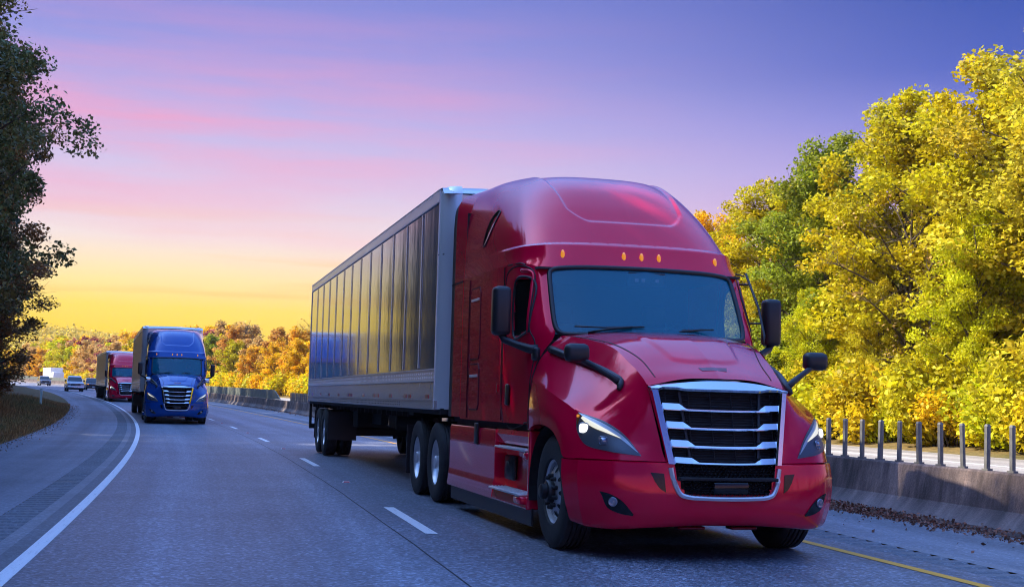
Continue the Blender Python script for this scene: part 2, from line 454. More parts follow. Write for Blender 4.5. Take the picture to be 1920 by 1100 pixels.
# ------------------------------------------------------------------ median barrier
def concrete():
    m, t, b = principled('weathered_concrete', (.3, .27, .26), .85)
    uv = t.node('ShaderNodeUVMap', uv_map='UVMap').outputs[0]; co = t.node('ShaderNodeTexCoord').outputs['Object']
    big = t.noise(co, 1.1, 5, .6); run = t.noise(t.mapping(uv, (.35, 1.6, 1)), 2.0, 5, .65); fine = t.noise(co, 38, 4, .65)
    c = t.ramp(big, [(.25, (.062, .045, .044)), (.5, (.115, .088, .084)), (.75, (.20, .160, .152))])
    st = t.ramp(run, [(.36, (.30, .26, .27)), (.52, (.85, .80, .80)), (.66, (1.5, 1.38, 1.32))]); c = t.mix(1.0, c, st, 'MULTIPLY')
    c = t.mix(.5, c, t.ramp(fine, [(.3, (.4,)*3), (.7, (1.5,)*3)]), 'MULTIPLY')
    # salt splash low down on the face
    h = t.node('ShaderNodeSeparateXYZ', i_0=uv).outputs[0]
    low = t.math('MULTIPLY', t.ramp(h, [(.06, (1, 1, 1)), (.27, (0, 0, 0))]), t.ramp(big, [(.3, (.1,)*3), (.6, (1,)*3)])); c = t.mix(t.math('MULTIPLY', low, .6), c, (.26, .23, .235, 1))
    t.l.new(c, b.inputs['Base Color']); bump(t, b, t.math('ADD', fine, t.math('MULTIPLY', big, 1.5)), .5, .015)
    return m
M['concrete'] = concrete()
M['post'], _t, _b = principled('grey_glare_post', (.20, .20, .19), .7)
_c = _t.node('ShaderNodeTexCoord').outputs['Object']; _n = _t.noise(_c, 7, 5, .65); _t.l.new(_t.ramp(_n, [(.3, (.085, .085, .085)), (.7, (.18, .178, .17))]), _b.inputs['Base Color'])
M['screen'], _t, _b = principled('green_glare_screen', (.10, .12, .10), .65)
_c = _t.node('ShaderNodeTexCoord').outputs['Object']; _n = _t.noise(_c, 3, 5, .65); _t.l.new(_t.ramp(_n, [(.3, (.085, .10, .085)), (.7, (.16, .175, .15))]), _b.inputs['Base Color'])
BAR_O = -6.32
def build_barrier():
    prof = [(0, 0), (0, .075), (.165, .26), (.245, .66), (.262, .68), (.40, .68), (.417, .66), (.50, .26), (.66, .075), (.66, 0)]
    hgt = lambda s: 1.0+.12*np.clip((s-40)/60, 0, 1)
    root = empty('concrete_barrier', at(0, BAR_O-.33))
    tag(root, 'long stained concrete median barrier topped with grey posts and green screens', 'barrier')
    S = np.arange(-30, 390, 1.5); V = []; UV = []; n = len(prof); base = np.array(root.location)
    for s in S:
        for k, (a, z) in enumerate(prof):
            V.append(at(s, BAR_O-a, z*hgt(s)-.01)-base); UV.append((z if k < 5 else 1.4-z, s))
    F = [(i*n+j, i*n+j+1, (i+1)*n+j+1, (i+1)*n+j) for i in range(len(S)-1) for j in range(n-1)]
    mk('barrier_wall', V, F, M['concrete'], root, smooth=True, angle=25, uv=UV)
    # blade posts on the near stretch
    mb = MB(); mb.prism([(-.05, -.022), (-.02, -.034), (.02, -.034), (.05, -.022), (.05, .022), (.02, .034), (-.02, .034), (-.05, .022)], 2, -.02, .50)
    mb.add([(-.05, -.03, .50), (.05, -.03, .50), (.05, .03, .50), (-.05, .03, .50), (-.035, -.015, .525), (.035, -.015, .525), (.035, .015, .525), (-.035, .015, .525)], [(0, 1, 5, 4), (1, 2, 6, 5), (2, 3, 7, 6), (3, 0, 4, 7), (4, 5, 6, 7)])
    mb.box((-.07, -.05, -.01), (.07, .05, .012))
    pm = None; rnd = random.Random(4)
    for i, s in enumerate(np.arange(-9.6, 70, .487)):
        if pm is None: o = mb.build('glare_post', M['post'], root); pm = o.data
        else: o = link('glare_post', pm, None, root)
        o.scale = (.72, .8, 1)
        o.location = at(s, BAR_O-.33, .68*hgt(s))-base
        o.rotation_euler = (rnd.uniform(-.02, .02), rnd.uniform(-.03, .03), heading(s)+rnd.uniform(-.15, .15)+.5)
    # screens made of upright blades on the far stretch
    s = 77.0; seg = 3.0; k = 0; pm = None
    while s < 330:
        if pm is None:
            q = MB()
            for i in range(10): q.box((-.03, .02+i*.3, 0), (.03, .30+i*.3, .62), .012)
            q.box((-.04, 0, .02), (.04, 3.0, .08)); o = q.build('glare_panel', M['screen'], root); pm = o.data
        else: o = link('glare_panel', pm, None, root)
        p = at(s, BAR_O-.33, .68*hgt(s)); p2 = at(s+seg, BAR_O-.33, .68*hgt(s+seg))
        o.location = p-base; o.rotation_euler = (math.atan2(p2[2]-p[2], seg), 0, heading(s+seg/2)); s += seg+.03; k += 1
    q = MB(); q.prism([(-3.0, 0), (0, 0), (0, .62), (-.9, .5)], 0, -.03, .03); o = q.build('glare_panel', M['screen'], root); o.location = at(77, BAR_O-.33, .68*hgt(77))-base; o.rotation_euler = (0, 0, heading(76))

def build_delineator():
    s, o = 59.5, 7.9; r = empty('marker_post', at(s, o, .16), heading(s)); tag(r, 'slim pale green roadside marker post standing alone in the grass', 'marker post')
    mb = MB(); mb.prism([(-.05, -.012), (.05, -.012), (.06, .012), (-.06, .012)], 2, -.25, 1.02); mb.build('post', principled('pale_green_plastic', (.62, .78, .68), .5)[0], r)
    mb = MB(); mb.box((-.035, -.016, .84), (.035, -.012, .98)); mb.build('reflector', M['white'], r)
# ------------------------------------------------------------------ the tractor (x = back from the front axle, y = its right-hand side, z = up)
def snap(bvh, p, n, off):
    """nearest skin point along n, lifted by off"""
    n = Vector(n).normalized(); p = Vector(p)
    hit = bvh.ray_cast(p+n*1.2, -n)
    if hit[0] is None: return np.array(p+n*off)
    return np.array(hit[0]+n*off)

def bvh_of(*grids):
    V = []; F = []
    for G in grids:
        v, f = grid_vf(G); n = len(V); V += [tuple(x) for x in v]; F += [tuple(i+n for i in q) for q in f]
    return BVHTree.FromPolygons(V, F)

def decal(bvh, top, bot, n, off, m=14, k=6, rim=0.0):
    """patch between two border lines laid over the skin, off above it; rim pulls the border back down to the skin"""
    T = crm(top, m); B = crm(bot, m); ts = np.linspace(0, 1, len(T)); V = []; K = k
    for i in range(len(T)):
        for j in range(K+1):
            f = j/K; p = T[i]*(1-f)+B[i]*f
            e = min(f, 1-f, ts[i], 1-ts[i]); o = off if rim <= 0 else off*min(1, .05+e/rim)
            V.append(snap(bvh, p, n, o))
    F = [(i*(K+1)+j, i*(K+1)+j+1, (i+1)*(K+1)+j+1, (i+1)*(K+1)+j) for i in range(len(T)-1) for j in range(K)]
    return V, F
def both(V, F):
    n = len(V); return list(V)+[(v[0], -v[1], v[2]) for v in V], list(F)+[tuple(i+n for i in f)[::-1] for f in F]
def flip(V, F): return [(v[0], -v[1], v[2]) for v in V], [tuple(f)[::-1] for f in F]

def wheel_meshes():
    out = {}
    # steer tyre
    def tyre(w, r=.512, groove=True, cx=0.0):
        h = w/2; p = [(.285, -h*.72), (.30, -h*.92), (.36, -h), (.44, -h*1.0), (.485, -h*.93), (r-.006, -h*.82)]
        k = 5; x = np.linspace(-h*.78, h*.78, k*2+1)
        for i in range(k):
            a, b_ = x[2*i], x[2*i+2]; p += [(r, a+.004), (r, b_-.012), (r-.014, b_-.010), (r-.014, b_-.001)] if i < k-1 else [(r, a+.004), (r, b_)]
        p += [(r-.006, h*.82), (.485, h*.93), (.44, h*1.0), (.36, h), (.30, h*.92), (.285, h*.72)]
        return [(a, b_+cx) for a, b_ in p]
    mb = MB(); mb.lathe(tyre(.285), 56); out['tyre_f'] = mb
    mb = MB(); mb.lathe(tyre(.272, cx=-.0), 48); mb.lathe(tyre(.272, cx=-.335), 48); out['tyre_d'] = mb
    # front rim: dished disc with holes
    mb = MB(); mb.lathe([(.262, -.12), (.292, -.105), (.302, -.10)], 48); mb.lathe([(.302, .105), (.288, .112), (.270, .095), (.262, .05), (.250, .055), (.232, .085), (.17, .118), (.11, .125), (.0, .125)], 48)
    out['rim_f'] = mb
    mb = MB()
    for k in range(10):
        a = 2*math.pi*(k+.5)/10; c = (.212*math.cos(a), .212*math.sin(a)); rr = []
        for q in range(12):
            b_ = 2*math.pi*q/12; e = .030*math.cos(b_); f = .021*math.sin(b_); rr.append((c[0]+e*math.cos(a)-f*math.sin(a), c[1]+e*math.sin(a)+f*math.cos(a)))
        mb.add([(x, .0995+.003*0+(.212-math.hypot(x, z))*.55+.004, z) for x, z in rr], [tuple(range(12))])
    out['holes_f'] = mb
    mb = MB(); mb.lathe([(.105, .12), (.105, .17), (.095, .185), (.07, .19), (.068, .235), (.05, .245), (0, .245)], 28)
    for k in range(10):
        a = 2*math.pi*k/10; c = (.143*math.cos(a), 0, .143*math.sin(a)); mb.lathe([(.021, .118), (.021, .135), (.016, .165), (.006, .172), (0, .172)], 8, c)
    out['hub_f'] = mb
    mb = MB(); mb.lathe([(.302, .10), (.290, .108), (.276, .09), (.262, .04), (.255, -.03), (.24, -.05), (.17, -.055), (.165, -.02), (.0, -.02)], 48); out['rim_d'] = mb
    mb = MB(); mb.lathe([(.105, -.03), (.105, .02), (.085, .035), (.083, .11), (.07, .125), (0, .125)], 24)
    for k in range(10):
        a = 2*math.pi*k/10; c = (.143*math.cos(a), 0, .143*math.sin(a)); mb.lathe([(.02, -.04), (.02, -.005), (.008, .01), (0, .01)], 8, c)
    out['hub_d'] = mb
    mb = MB()
    for k in range(10):
        a = 2*math.pi*(k+.5)/10; c = (.208*math.cos(a), .208*math.sin(a))
        mb.add([(c[0]+.024*math.cos(b_), -.0505, c[1]+.024*math.sin(b_)) for b_ in np.linspace(0, 2*math.pi, 12, endpoint=False)], [tuple(range(12))])
    out['holes_d'] = mb
    return out
WM = wheel_meshes(); WDATA = {}
def wheel(parent, x, y, z, steer, side, spin=0.0):
    key = 'f' if steer else 'd'
    def piece(name, mname, mat, par):
        if mname in WDATA: return link(name, WDATA[mname], None, par)
        o = WM[mname].build(name, mat, par, True, 35); WDATA[mname] = o.data; return o
    w = piece('wheel', 'rim_'+key, M['rim'], parent); w.location = (x, y, z); w.rotation_euler = (0, spin, 0 if side > 0 else math.pi)
    piece('tyre', 'tyre_'+key, M['rubber'], w); piece('hub', 'hub_'+key, M['black'] if steer else M['alu'], w); piece('hand_holes', 'holes_'+key, M['dark'], w)['kind'] = 'stuff'
    return w

WIN = [(.93, 2.02), (1.42, 1.99), (1.44, 2.50), (1.37, 2.58), (1.10, 2.565), (1.00, 2.46)]       # side window (x, z)
WIN_R = [(.93, 2.02), (1.66, 1.99), (1.69, 2.50), (1.60, 2.58), (1.10, 2.565), (1.00, 2.46)]
DOOR = [(.80, 1.12), (1.78, 1.12), (1.78, 2.62), (1.62, 2.70), (1.22, 2.69), (1.08, 2.60), (.93, 2.05), (.80, 1.90)]

def build_tractor():
    T = empty('semi_truck')
    red = M['red']
    # ---------------- skins
    hood_rows = [[(.30, 0, 2.02), (.38, .5, 2.012), (.62, .95, 1.972)], [(.12, 0, 2.005), (.18, .47, 1.997), (.42, .91, 1.955)], [(-.08, 0, 1.975), (-.03, .43, 1.967), (.15, .84, 1.92)],
                 [(-.36, 0, 1.905), (-.31, .39, 1.895), (-.2, .75, 1.855)], [(-.6, 0, 1.80), (-.55, .36, 1.793), (-.5, .70, 1.742)], [(-.84, 0, 1.675), (-.79, .34, 1.668), (-.72, .67, 1.635)],
                 [(-.965, 0, 1.605), (-.925, .33, 1.60), (-.87, .65, 1.55)], [(-1.035, 0, 1.562), (-1.005, .32, 1.552), (-.955, .64, 1.485)]]
    def dome(G):
        G = G.copy()
        for i in range(G.shape[0]):
            for j in range(G.shape[1]):
                x, y, z = G[i, j]; lim = .44-.12*max(0, min(1, (-x-.2)/.6))
                e = max(0, min(1, (lim-abs(y))/.05)); xx = x+.80-.10*(abs(y)/lim)**3*1.0; f = max(0, min(1, xx/.06))*max(0, min(1, (.12-x)/.35)); k = e*e*(3-2*e)*f*f*(3-2*f)
                G[i, j, 2] += .014*k
        return G
    hood_top = grid(hood_rows, 12, 24, dome)
    C1 = [(.62, .95, 1.972), (.42, .91, 1.955), (.15, .84, 1.92), (-.2, .75, 1.855), (-.38, .72, 1.80), (-.5, .70, 1.742), (-.72, .67, 1.635), (-.87, .65, 1.55), (-.92, .645, 1.515), (-.955, .64, 1.485)]
    C2 = [(.70, 1.12, 1.78), (.47, 1.07, 1.73), (.17, 1.02, 1.665), (-.2, .96, 1.57), (-.40, .94, 1.50), (-.52, .92, 1.455), (-.76, .85, 1.37), (-.92, .75, 1.31), (-.99, .665, 1.275), (-1.02, .605, 1.25)]
    C3 = [(.74, 1.205, 1.545), (.47, 1.215, 1.50), (.17, 1.22, 1.445), (-.2, 1.205, 1.36), (-.41, 1.18, 1.305), (-.56, 1.145, 1.245), (-.80, 1.035, 1.125), (-.955, .86, 1.03), (-1.04, .705, .98), (-1.085, .57, 1.03)]
    CM = [(.74, 1.235, 1.30), (.49, 1.25, 1.30), (.18, 1.262, 1.27), (-.21, 1.262, 1.20), (-.42, 1.25, 1.12), (-.555, 1.22, 1.05), (-.79, 1.11, .985), (-.965, .925, .93), (-1.055, .73, .90), (-1.11, .55, .92)]
    C4 = [(.74, 1.235, 1.05), (.50, 1.25, 1.095), (.19, 1.262, 1.115), (-.22, 1.265, 1.06), (-.43, 1.262, .945), (-.53, 1.255, .85), (-.76, 1.175, .85), (-.965, .975, .85), (-1.065, .745, .848), (-1.13, .525, .845)]
    C5 = [(a[0], a[1]-.10, a[2]-.005) for a in C4]
    g_up = grid([C1, C2, C3], 10, 10); g_mid = grid([C3, CM, C4], 8, 10); g_lip = grid([C4, C5], 2, 10)
    sym('hood', [hood_top, g_up, g_mid, g_lip], red, T, angle=28)
    # seam down the middle third of the hood side, and the hood-to-bumper gap
    # ---------------- bumper
    B = [[(-.50, 1.26, .835), (-.77, 1.195, .835), (-.975, 1.0, .835), (-1.085, .75, .83), (-1.15, .55, .828), (-1.205, .25, .826), (-1.215, 0, .826)],
         [(-.55, 1.275, .70), (-.79, 1.205, .70), (-.995, 1.01, .70), (-1.105, .755, .70), (-1.17, .53, .70), (-1.22, .25, .70), (-1.23, 0, .70)],
         [(-.59, 1.265, .55), (-.80, 1.195, .54), (-1.0, 1.0, .54), (-1.115, .75, .54), (-1.18, .52, .54), (-1.23, .25, .54), (-1.24, 0, .54)],
         [(-.61, 1.235, .40), (-.79, 1.165, .385), (-.975, .98, .375), (-1.09, .74, .38), (-1.16, .51, .385), (-1.21, .25, .39), (-1.22, 0, .39)],
         [(-.60, 1.19, .30), (-.76, 1.12, .275), (-.93, .945, .268), (-1.04, .72, .285), (-1.10, .5, .30), (-1.14, .25, .315), (-1.15, 0, .315)],
         [(-.55, 1.08, .29), (-.66, 1.0, .27), (-.80, .85, .265), (-.9, .65, .29), (-.95, .45, .31), (-.98, .22, .325), (-.99, 0, .325)]]
    lip = [[(a[0]+.02, a[1]-.10 if i == 0 else a[1]*.93, a[2]+.012) for i, a in enumerate(B[0])], B[0]]
    g_b1 = grid([r[:2] for r in B], 8, 10); g_b2 = grid([r[1:] for r in B], 8, 10); g_b = np.concatenate([g_b1, g_b2[:, 1:]], 1); g_bl = np.concatenate([grid([r[:2] for r in lip], 2, 10), grid([r[1:] for r in lip], 2, 10)[:, 1:]], 1)
    hole = lambda c: not (abs(c[1]) < .475-.10*max(0, (.80-c[2])/.25) and c[2] > .575 and c[0] < -1.0)
    end = [[b for b in (r[0],)][0] for r in B]; g_end = grid([end, [(e[0]+.0, e[1]-.22, e[2]) for e in end]], 2, 8)
    bump_o = sym('bumper', [g_b, g_bl, g_end], red, T, keep=hole, angle=20)
    front = bvh_of(hood_top, g_up, g_mid, g_b)
    # ---------------- cab and sleeper side
    cab_rows = [[(.74, 1.205, 1.10), (.78, 1.212, 1.10), (.9, 1.22, 1.10), (1.2, 1.225, 1.10), (2, 1.225, 1.10), (3.9, 1.225, 1.10)],
                [(.74, 1.205, 1.55), (.78, 1.21, 1.55), (.9, 1.215, 1.55), (1.2, 1.22, 1.55), (2, 1.225, 1.55), (3.9, 1.225, 1.55)],
                [(.70, 1.12, 1.79), (.76, 1.16, 1.80), (.88, 1.20, 1.80), (1.15, 1.215, 1.80), (2, 1.225, 1.8), (3.9, 1.225, 1.8)],
                [(.655, 1.01, 1.98), (.72, 1.10, 1.99), (.86, 1.18, 1.99), (1.12, 1.21, 1.99), (2, 1.225, 1.99), (3.9, 1.225, 1.99)],
                [(.83, 1.0, 2.3), (.90, 1.10, 2.3), (1.03, 1.175, 2.3), (1.25, 1.208, 2.3), (2, 1.225, 2.3), (3.9, 1.225, 2.3)],
                [(.95, .995, 2.52), (1.02, 1.09, 2.53), (1.14, 1.165, 2.54), (1.32, 1.205, 2.55), (2, 1.225, 2.55), (3.9, 1.225, 2.55)],
                [(1.04, .985, 2.665), (1.11, 1.08, 2.69), (1.24, 1.155, 2.72), (1.42, 1.20, 2.74), (2, 1.223, 2.755), (3.9, 1.224, 2.77)]]
    g_cab = grid(cab_rows, 10, 14)
    side = bvh_of(g_cab)
    inwin = lambda c, W=WIN: inpoly((c[0], c[2]), W); indoor = lambda c: inpoly((c[0], c[2]), DOOR) and c[1] > 1.1
    sym('cab', [g_cab], red, T, keep=lambda c: not indoor(c), angle=40)
    # doors, with their glass, rubber and handle
    for s in (1, -1):
        WN = WIN if s > 0 else WIN_R
        mb = MB(); mb.add(*grid_vf(g_cab, lambda c: indoor(c) and not inwin(c, WN)))
        V = [(v[0], v[1]*s, v[2]) for v in mb.V]; Fq = mb.F if s > 0 else [f[::-1] for f in mb.F]
        used = sorted({i for f in Fq for i in f}); mp = {a: b for b, a in enumerate(used)}
        d = mk('door', [V[i] for i in used], [tuple(mp[i] for i in f) for f in Fq], red, T, True)
        n = (0, s, 0); P = crm([(a, 1.2, b) for a, b in WN+WN[:1]], 6)
        ring = [snap(side, p, (0, 1, 0), .004) for p in P[:-1]]
        q = MB(); q.tube([(r[0], r[1]*s, r[2]) for r in ring], .014, 6, True); q.build('window_gasket', M['black'], d, True)
        c = np.mean(ring, 0); q = MB(); q.add([(r[0], (r[1]-.012)*s, r[2]) for r in ring]+[(c[0], (c[1]-.008)*s, c[2])], [(i, (i+1) % len(ring), len(ring)) for i in range(len(ring))]); q.build('window_glass', M['sideglass'], d, True)
        q = MB(); q.box((1.50, 1.228*s, 1.28), (1.60, 1.262*s, 1.50), .02); q.build('door_handle', M['black'], d, True)
        # raised frame line round the door
        line = [snap(side, (a, 1.2, b), (0, 1, 0), .0) for a, b in crm([(x, z) for x, z in DOOR+DOOR[:1]], 8)[:-1]]
        q = MB(); q.tube([(r[0], r[1]*s, r[2]) for r in line], .0085, 5, True); q.build('door_seal', M['seam'], d)
        # the pillar bulge ahead of the glass
        pf = [(.965, 2.00), (1.05, 2.45), (1.12, 2.62), (1.30, 2.66)]; li = [snap(side, (a, 1.2, b), (0, 1, 0), -.004) for a, b in crm(pf, 8)]
        q = MB(); q.tube([(r[0], r[1]*s, r[2]) for r in li], .022, 6); q.build('door_frame_bead', red, d, True)
    # ---------------- roof: visor band, then the fairing dome
    vis = [[(.90, 0, 2.695), (.915, .35, 2.694), (.96, .75, 2.685), (1.04, .985, 2.668), (1.24, 1.155, 2.725), (1.42, 1.20, 2.742), (2, 1.223, 2.757), (3.9, 1.224, 2.772)],
           [(.965, 0, 2.80), (.975, .35, 2.80), (1.01, .72, 2.80), (1.10, .965, 2.795), (1.30, 1.14, 2.805), (1.5, 1.19, 2.81), (2.1, 1.215, 2.83), (3.9, 1.22, 2.85)],
           [(1.02, 0, 2.925), (1.03, .35, 2.925), (1.07, .72, 2.925), (1.17, .965, 2.925), (1.36, 1.13, 2.92), (1.56, 1.18, 2.92), (2.15, 1.205, 2.93), (3.9, 1.215, 2.95)]]
    led = [vis[2], [(1.085, 0, 2.965), (1.095, .34, 2.965), (1.135, .70, 2.96), (1.235, .945, 2.955), (1.42, 1.105, 2.945), (1.62, 1.163, 2.945), (2.2, 1.20, 2.955), (3.9, 1.214, 2.97)]]
    dom = [led[1],
           [(1.30, 0, 3.20), (1.31, .33, 3.20), (1.36, .66, 3.19), (1.47, .90, 3.18), (1.66, 1.055, 3.17), (1.88, 1.125, 3.17), (2.4, 1.18, 3.17), (3.9, 1.205, 3.18)],
           [(1.56, 0, 3.46), (1.575, .32, 3.46), (1.63, .62, 3.45), (1.76, .84, 3.43), (1.95, .985, 3.42), (2.18, 1.06, 3.41), (2.65, 1.135, 3.40), (3.9, 1.19, 3.41)],
           [(1.86, 0, 3.69), (1.88, .31, 3.69), (1.94, .58, 3.68), (2.08, .77, 3.66), (2.28, .90, 3.645), (2.5, .98, 3.635), (2.95, 1.07, 3.63), (3.9, 1.15, 3.64)],
           [(2.22, 0, 3.855), (2.24, .29, 3.855), (2.31, .53, 3.85), (2.45, .69, 3.84), (2.66, .80, 3.83), (2.86, .87, 3.83), (3.2, .97, 3.83), (3.9, 1.05, 3.84)],
           [(2.68, 0, 3.935), (2.70, .25, 3.935), (2.77, .45, 3.932), (2.88, .58, 3.93), (3.02, .67, 3.93), (3.17, .74, 3.93), (3.45, .81, 3.935), (3.9, .87, 3.94)],
           [(3.3, 0, 3.975), (3.31, .08, 3.975), (3.33, .16, 3.975), (3.36, .22, 3.975), (3.40, .26, 3.977), (3.45, .29, 3.977), (3.6, .33, 3.98), (3.9, .38, 3.983)],
           [(3.5, 0, 3.983), (3.52, .01, 3.983), (3.55, .02, 3.983), (3.58, .03, 3.983), (3.62, .03, 3.983), (3.66, .03, 3.984), (3.75, .03, 3.985), (3.9, .03, 3.987)]]
    def groove(G):
        G = G.copy(); N = np.zeros_like(G); du = np.gradient(G, axis=0); dv = np.gradient(G, axis=1); N = np.cross(dv, du); N /= np.linalg.norm(N, axis=2)[..., None]+1e-9
        if N[len(N)//3, 3, 0] > 0: N = -N
        for i in range(G.shape[0]):
            for j in range(G.shape[1]):
                x, y, z = G[i, j]; lim = .64+.06*max(0, min(1, (z-3.2)/.5)); r = .22; lo = 3.215+(max(0, abs(y)-(lim-r))**2/r*.8 if abs(y) < lim else .4)
                e = min((lim-abs(y))/.03, (z-lo)/.03); e = max(0, min(1, e)); k = e*e*(3-2*e); fade = max(0, min(1, (3.965-z)/.06))
                G[i, j] -= N[i, j]*.028*k*fade
        return G
    g_v = grid(vis, 8, 16); g_l = grid(led, 3, 16); g_d = grid(dom, 14, 22, groove)
    sym('roof_fairing', [g_v, g_l, g_d], red, T, angle=40)
    roof = bvh_of(g_v, g_l, g_d)
    q = MB(); q.box((3.88, -1.2, 1.1), (3.9, 1.2, 3.6)); q.build('sleeper_back', M['dark'], T)
    # upper crease moulding between cab and fairing
    for s in (1, -1):
        pts = [snap(side, (x, 1.2, z), (0, 1, 0), .002) for x, z in crm([(1.12, 2.70), (1.3, 2.735), (1.7, 2.75), (2.6, 2.762), (3.9, 2.77)], 6)]
        q = MB(); q.tube([(p[0], p[1]*s, p[2]) for p in pts], .008, 5); q.build('cab_seam', M['seam'], T)
        # sleeper vent window
        poly = [(2.66, 3.47), (2.57, 3.44), (2.66, 3.26), (2.88, 3.10), (2.97, 3.09), (2.93, 3.22), (2.80, 3.40)]
        ring = [snap(roof, (a, 1.1, b), (0, 1, 0), .006) for a, b in crm(poly+poly[:1], 5)[:-1]]; c = np.mean(ring, 0)
        f = MB(); f.tube([(r[0], r[1]*s, r[2]) for r in ring], .007, 5, True); w = f.build('sleeper_window', M['black'], T, True)
        g = MB(); g.add([(r[0], (r[1]+.004)*s, r[2]) for r in ring]+[(c[0], (c[1]+.006)*s, c[2])], [(i, (i+1) % len(ring), len(ring)) for i in range(len(ring))]); g.build('pane', M['gloss'], w, True)
        # locker doors on the sleeper side
        for (x0, x1, z0, z1, tri) in ((2.94, 3.46, 1.80, 2.62, 1), (2.94, 3.46, 1.22, 1.74, 0)):
            r = .06; rr = [(x0+r, z0), (x1-r, z0), (x1, z0+r), (x1, z1-r), (x1-r, z1), (x0+r, z1), (x0, z1-r), (x0, z0+r)]
            f = MB(); f.prism([(a, b) for a, b in rr], 1, 1.22*s, 1.231*s); d = f.build('locker_door', red, T)
            f = MB(); f.tube([(a, 1.226*s, b) for a, b in rr], .009, 5, True); f.build('locker_seal', M['seam'], d)
            f = MB(); f.box((x0+.06, 1.23*s, z1-.15), (x1-.06, 1.238*s, z1-.12), .004); f.build('locker_latch', M['alu'], d)
        # front edge trim of the sleeper, vertical line
        f = MB(); f.tube([(3.52, 1.227*s, 1.12), (3.53, 1.227*s, 2.0), (3.52, 1.226*s, 2.74)], .009, 5); f.build('side_seam', M['seam'], T)
        f = MB(); f.tube([(1.86, 1.227*s, 1.12), (1.86, 1.227*s, 2.0), (1.86, 1.226*s, 2.74)], .007, 5); f.build('side_seam', M['seam'], T)
        f = MB(); f.box((2.02, 1.226*s, 1.42), (2.08, 1.236*s, 1.50), .008); f.build('side_reflector', M['redlens'], T)
        # gap fairing behind the sleeper with its rubber edge
        secA = [(.55, 3.972), (.87, 3.94), (1.05, 3.84), (1.15, 3.64), (1.19, 3.41), (1.212, 3.0), (1.225, 2.77), (1.226, 2.2), (1.226, 1.12)]
        secB = [(.70, 3.965), (.98, 3.94), (1.12, 3.90), (1.195, 3.80), (1.22, 3.60), (1.226, 3.2), (1.226, 2.77), (1.226, 2.2), (1.226, 1.12)]
        def ext(x0, x1, dz0, dz1, inn, name, mat, s0):
            SA, SB = (crm([(0, a_, b_) for a_, b_ in q_], 4) for q_ in (s0, secB)); V = []; m_ = len(SA); zz = lambda z, dz: z-dz*max(0, (z-3.0)/.95)
            for x, dz, o_, S_ in ((x0, dz0, 0, SA), (x1, dz1, 0, SB), (x1, dz1, -.03, SB), (x0, dz0, -.03, SA)):
                for p in S_: V.append((x, (p[1]+o_-inn)*s, zz(p[2], dz)+o_*.6*(p[2] > 3.7)))
            F = [(k_*m_+i_, k_*m_+i_+1, ((k_+1) % 4)*m_+i_+1, ((k_+1) % 4)*m_+i_) for k_ in range(4) for i_ in range(m_-1)]
            q = MB(); q.add(V, F); q.build(name, mat, T, True, 40)
        ext(3.908, 4.40, .0, .03, 0, 'gap_fairing', red, secA); ext(4.40, 4.60, .04, .06, .006, 'gap_rubber', M['black'], secB)
        f = MB(); f.box((3.92, 1.2*s, 2.755), (4.58, 1.231*s, 2.772)); f.build('side_seam', M['seam'], T)
    # ---------------- windshield
    wr = [[(.395, 0, 1.995), (.43, .35, 1.992), (.51, .7, 1.985), (.655, 1.0, 1.985)], [(.57, 0, 2.25), (.60, .35, 2.25), (.68, .7, 2.25), (.80, 1.0, 2.25)],
          [(.75, 0, 2.5), (.775, .35, 2.5), (.83, .7, 2.5), (.935, .99, 2.5)], [(.89, 0, 2.69), (.905, .35, 2.688), (.95, .73, 2.68), (1.035, .982, 2.66)]]
    g_w = grid(wr, 6, 8); sym('windshield', [g_w], M['windshield'], T, angle=80)
    shield = bvh_of(g_w)
    ws = bpy.data.objects[[c.name for c in T.children if c.name.startswith('windshield')][0]]
    edge = list(g_w[-1])+list(g_w[::-1, -1])[1:]+list(g_w[0, ::-1])[1:]; full = [tuple(p) for p in edge]+[(p[0], -p[1], p[2]) for p in edge[::-1]][1:-1]
    # rounded corners: soften the loop
    L = np.array(full)
    for _ in range(6): L = .5*L+.25*np.roll(L, 1, 0)+.25*np.roll(L, -1, 0)
    q = MB(); q.tube([(p[0]-.004, p[1], p[2]) for p in L], .026, 8, True); q.build('windshield_seal', M['black'], ws, True)
    for (y, s) in ((.62, 1), (-.12, 1)):      # wipers lying along the foot of the glass
        a = snap(shield, (.5, y+.22, 2.03), (-1, 0, 0), .035); b_ = snap(shield, (.5, y-.34, 2.075), (-1, 0, 0), .03); c = snap(shield, (.5, y+.1, 2.005), (-1, 0, 0), .04); m_ = snap(shield, (.5, y-.06, 2.06), (-1, 0, 0), .03)
        q = MB(); q.tube([c, .5*(c+b_)+[-.01, 0, .01], b_], .011, 6); q.tube([m_+[0, .3, 0.0], m_, b_+[0, -.12, .005]], .008, 5); q.build('wiper', M['black'], T, True)
    q = MB(); q.box((.86, -.22, 2.50), (.93, .20, 2.66), .02); q.build('camera_housing', M['interior'], T, True)
    q = MB(); [q.lathe([(.001, 0), (.022, 0), (.022, .01)], 12, (0, 0, 0)) for _ in ()]
    for y in (.1, .03, -.12): q.box((.848, y-.022, 2.555), (.862, y+.022, 2.595), .006)
    q.build('camera_lens', M['lampglass'], T)
    # cowl at the foot of the glass
    cw = [[(.34, 0, 2.012), (.40, .47, 2.005), (.60, .93, 1.968)], [(.42, 0, 1.985), (.46, .4, 1.982), (.67, 1.0, 1.972)]]
    sym('cowl', [grid(cw, 3, 8)], M['black'], T)
    # ---------------- cab inside
    q = MB(); q.box((.75, -1.1, 1.15), (2.7, 1.1, 1.2)); q.box((2.55, -1.15, 1.2), (2.6, 1.15, 2.7)); q.box((1.0, -1.1, 2.66), (2.6, 1.1, 2.68)); q.build('cab_interior', M['interior'], T)
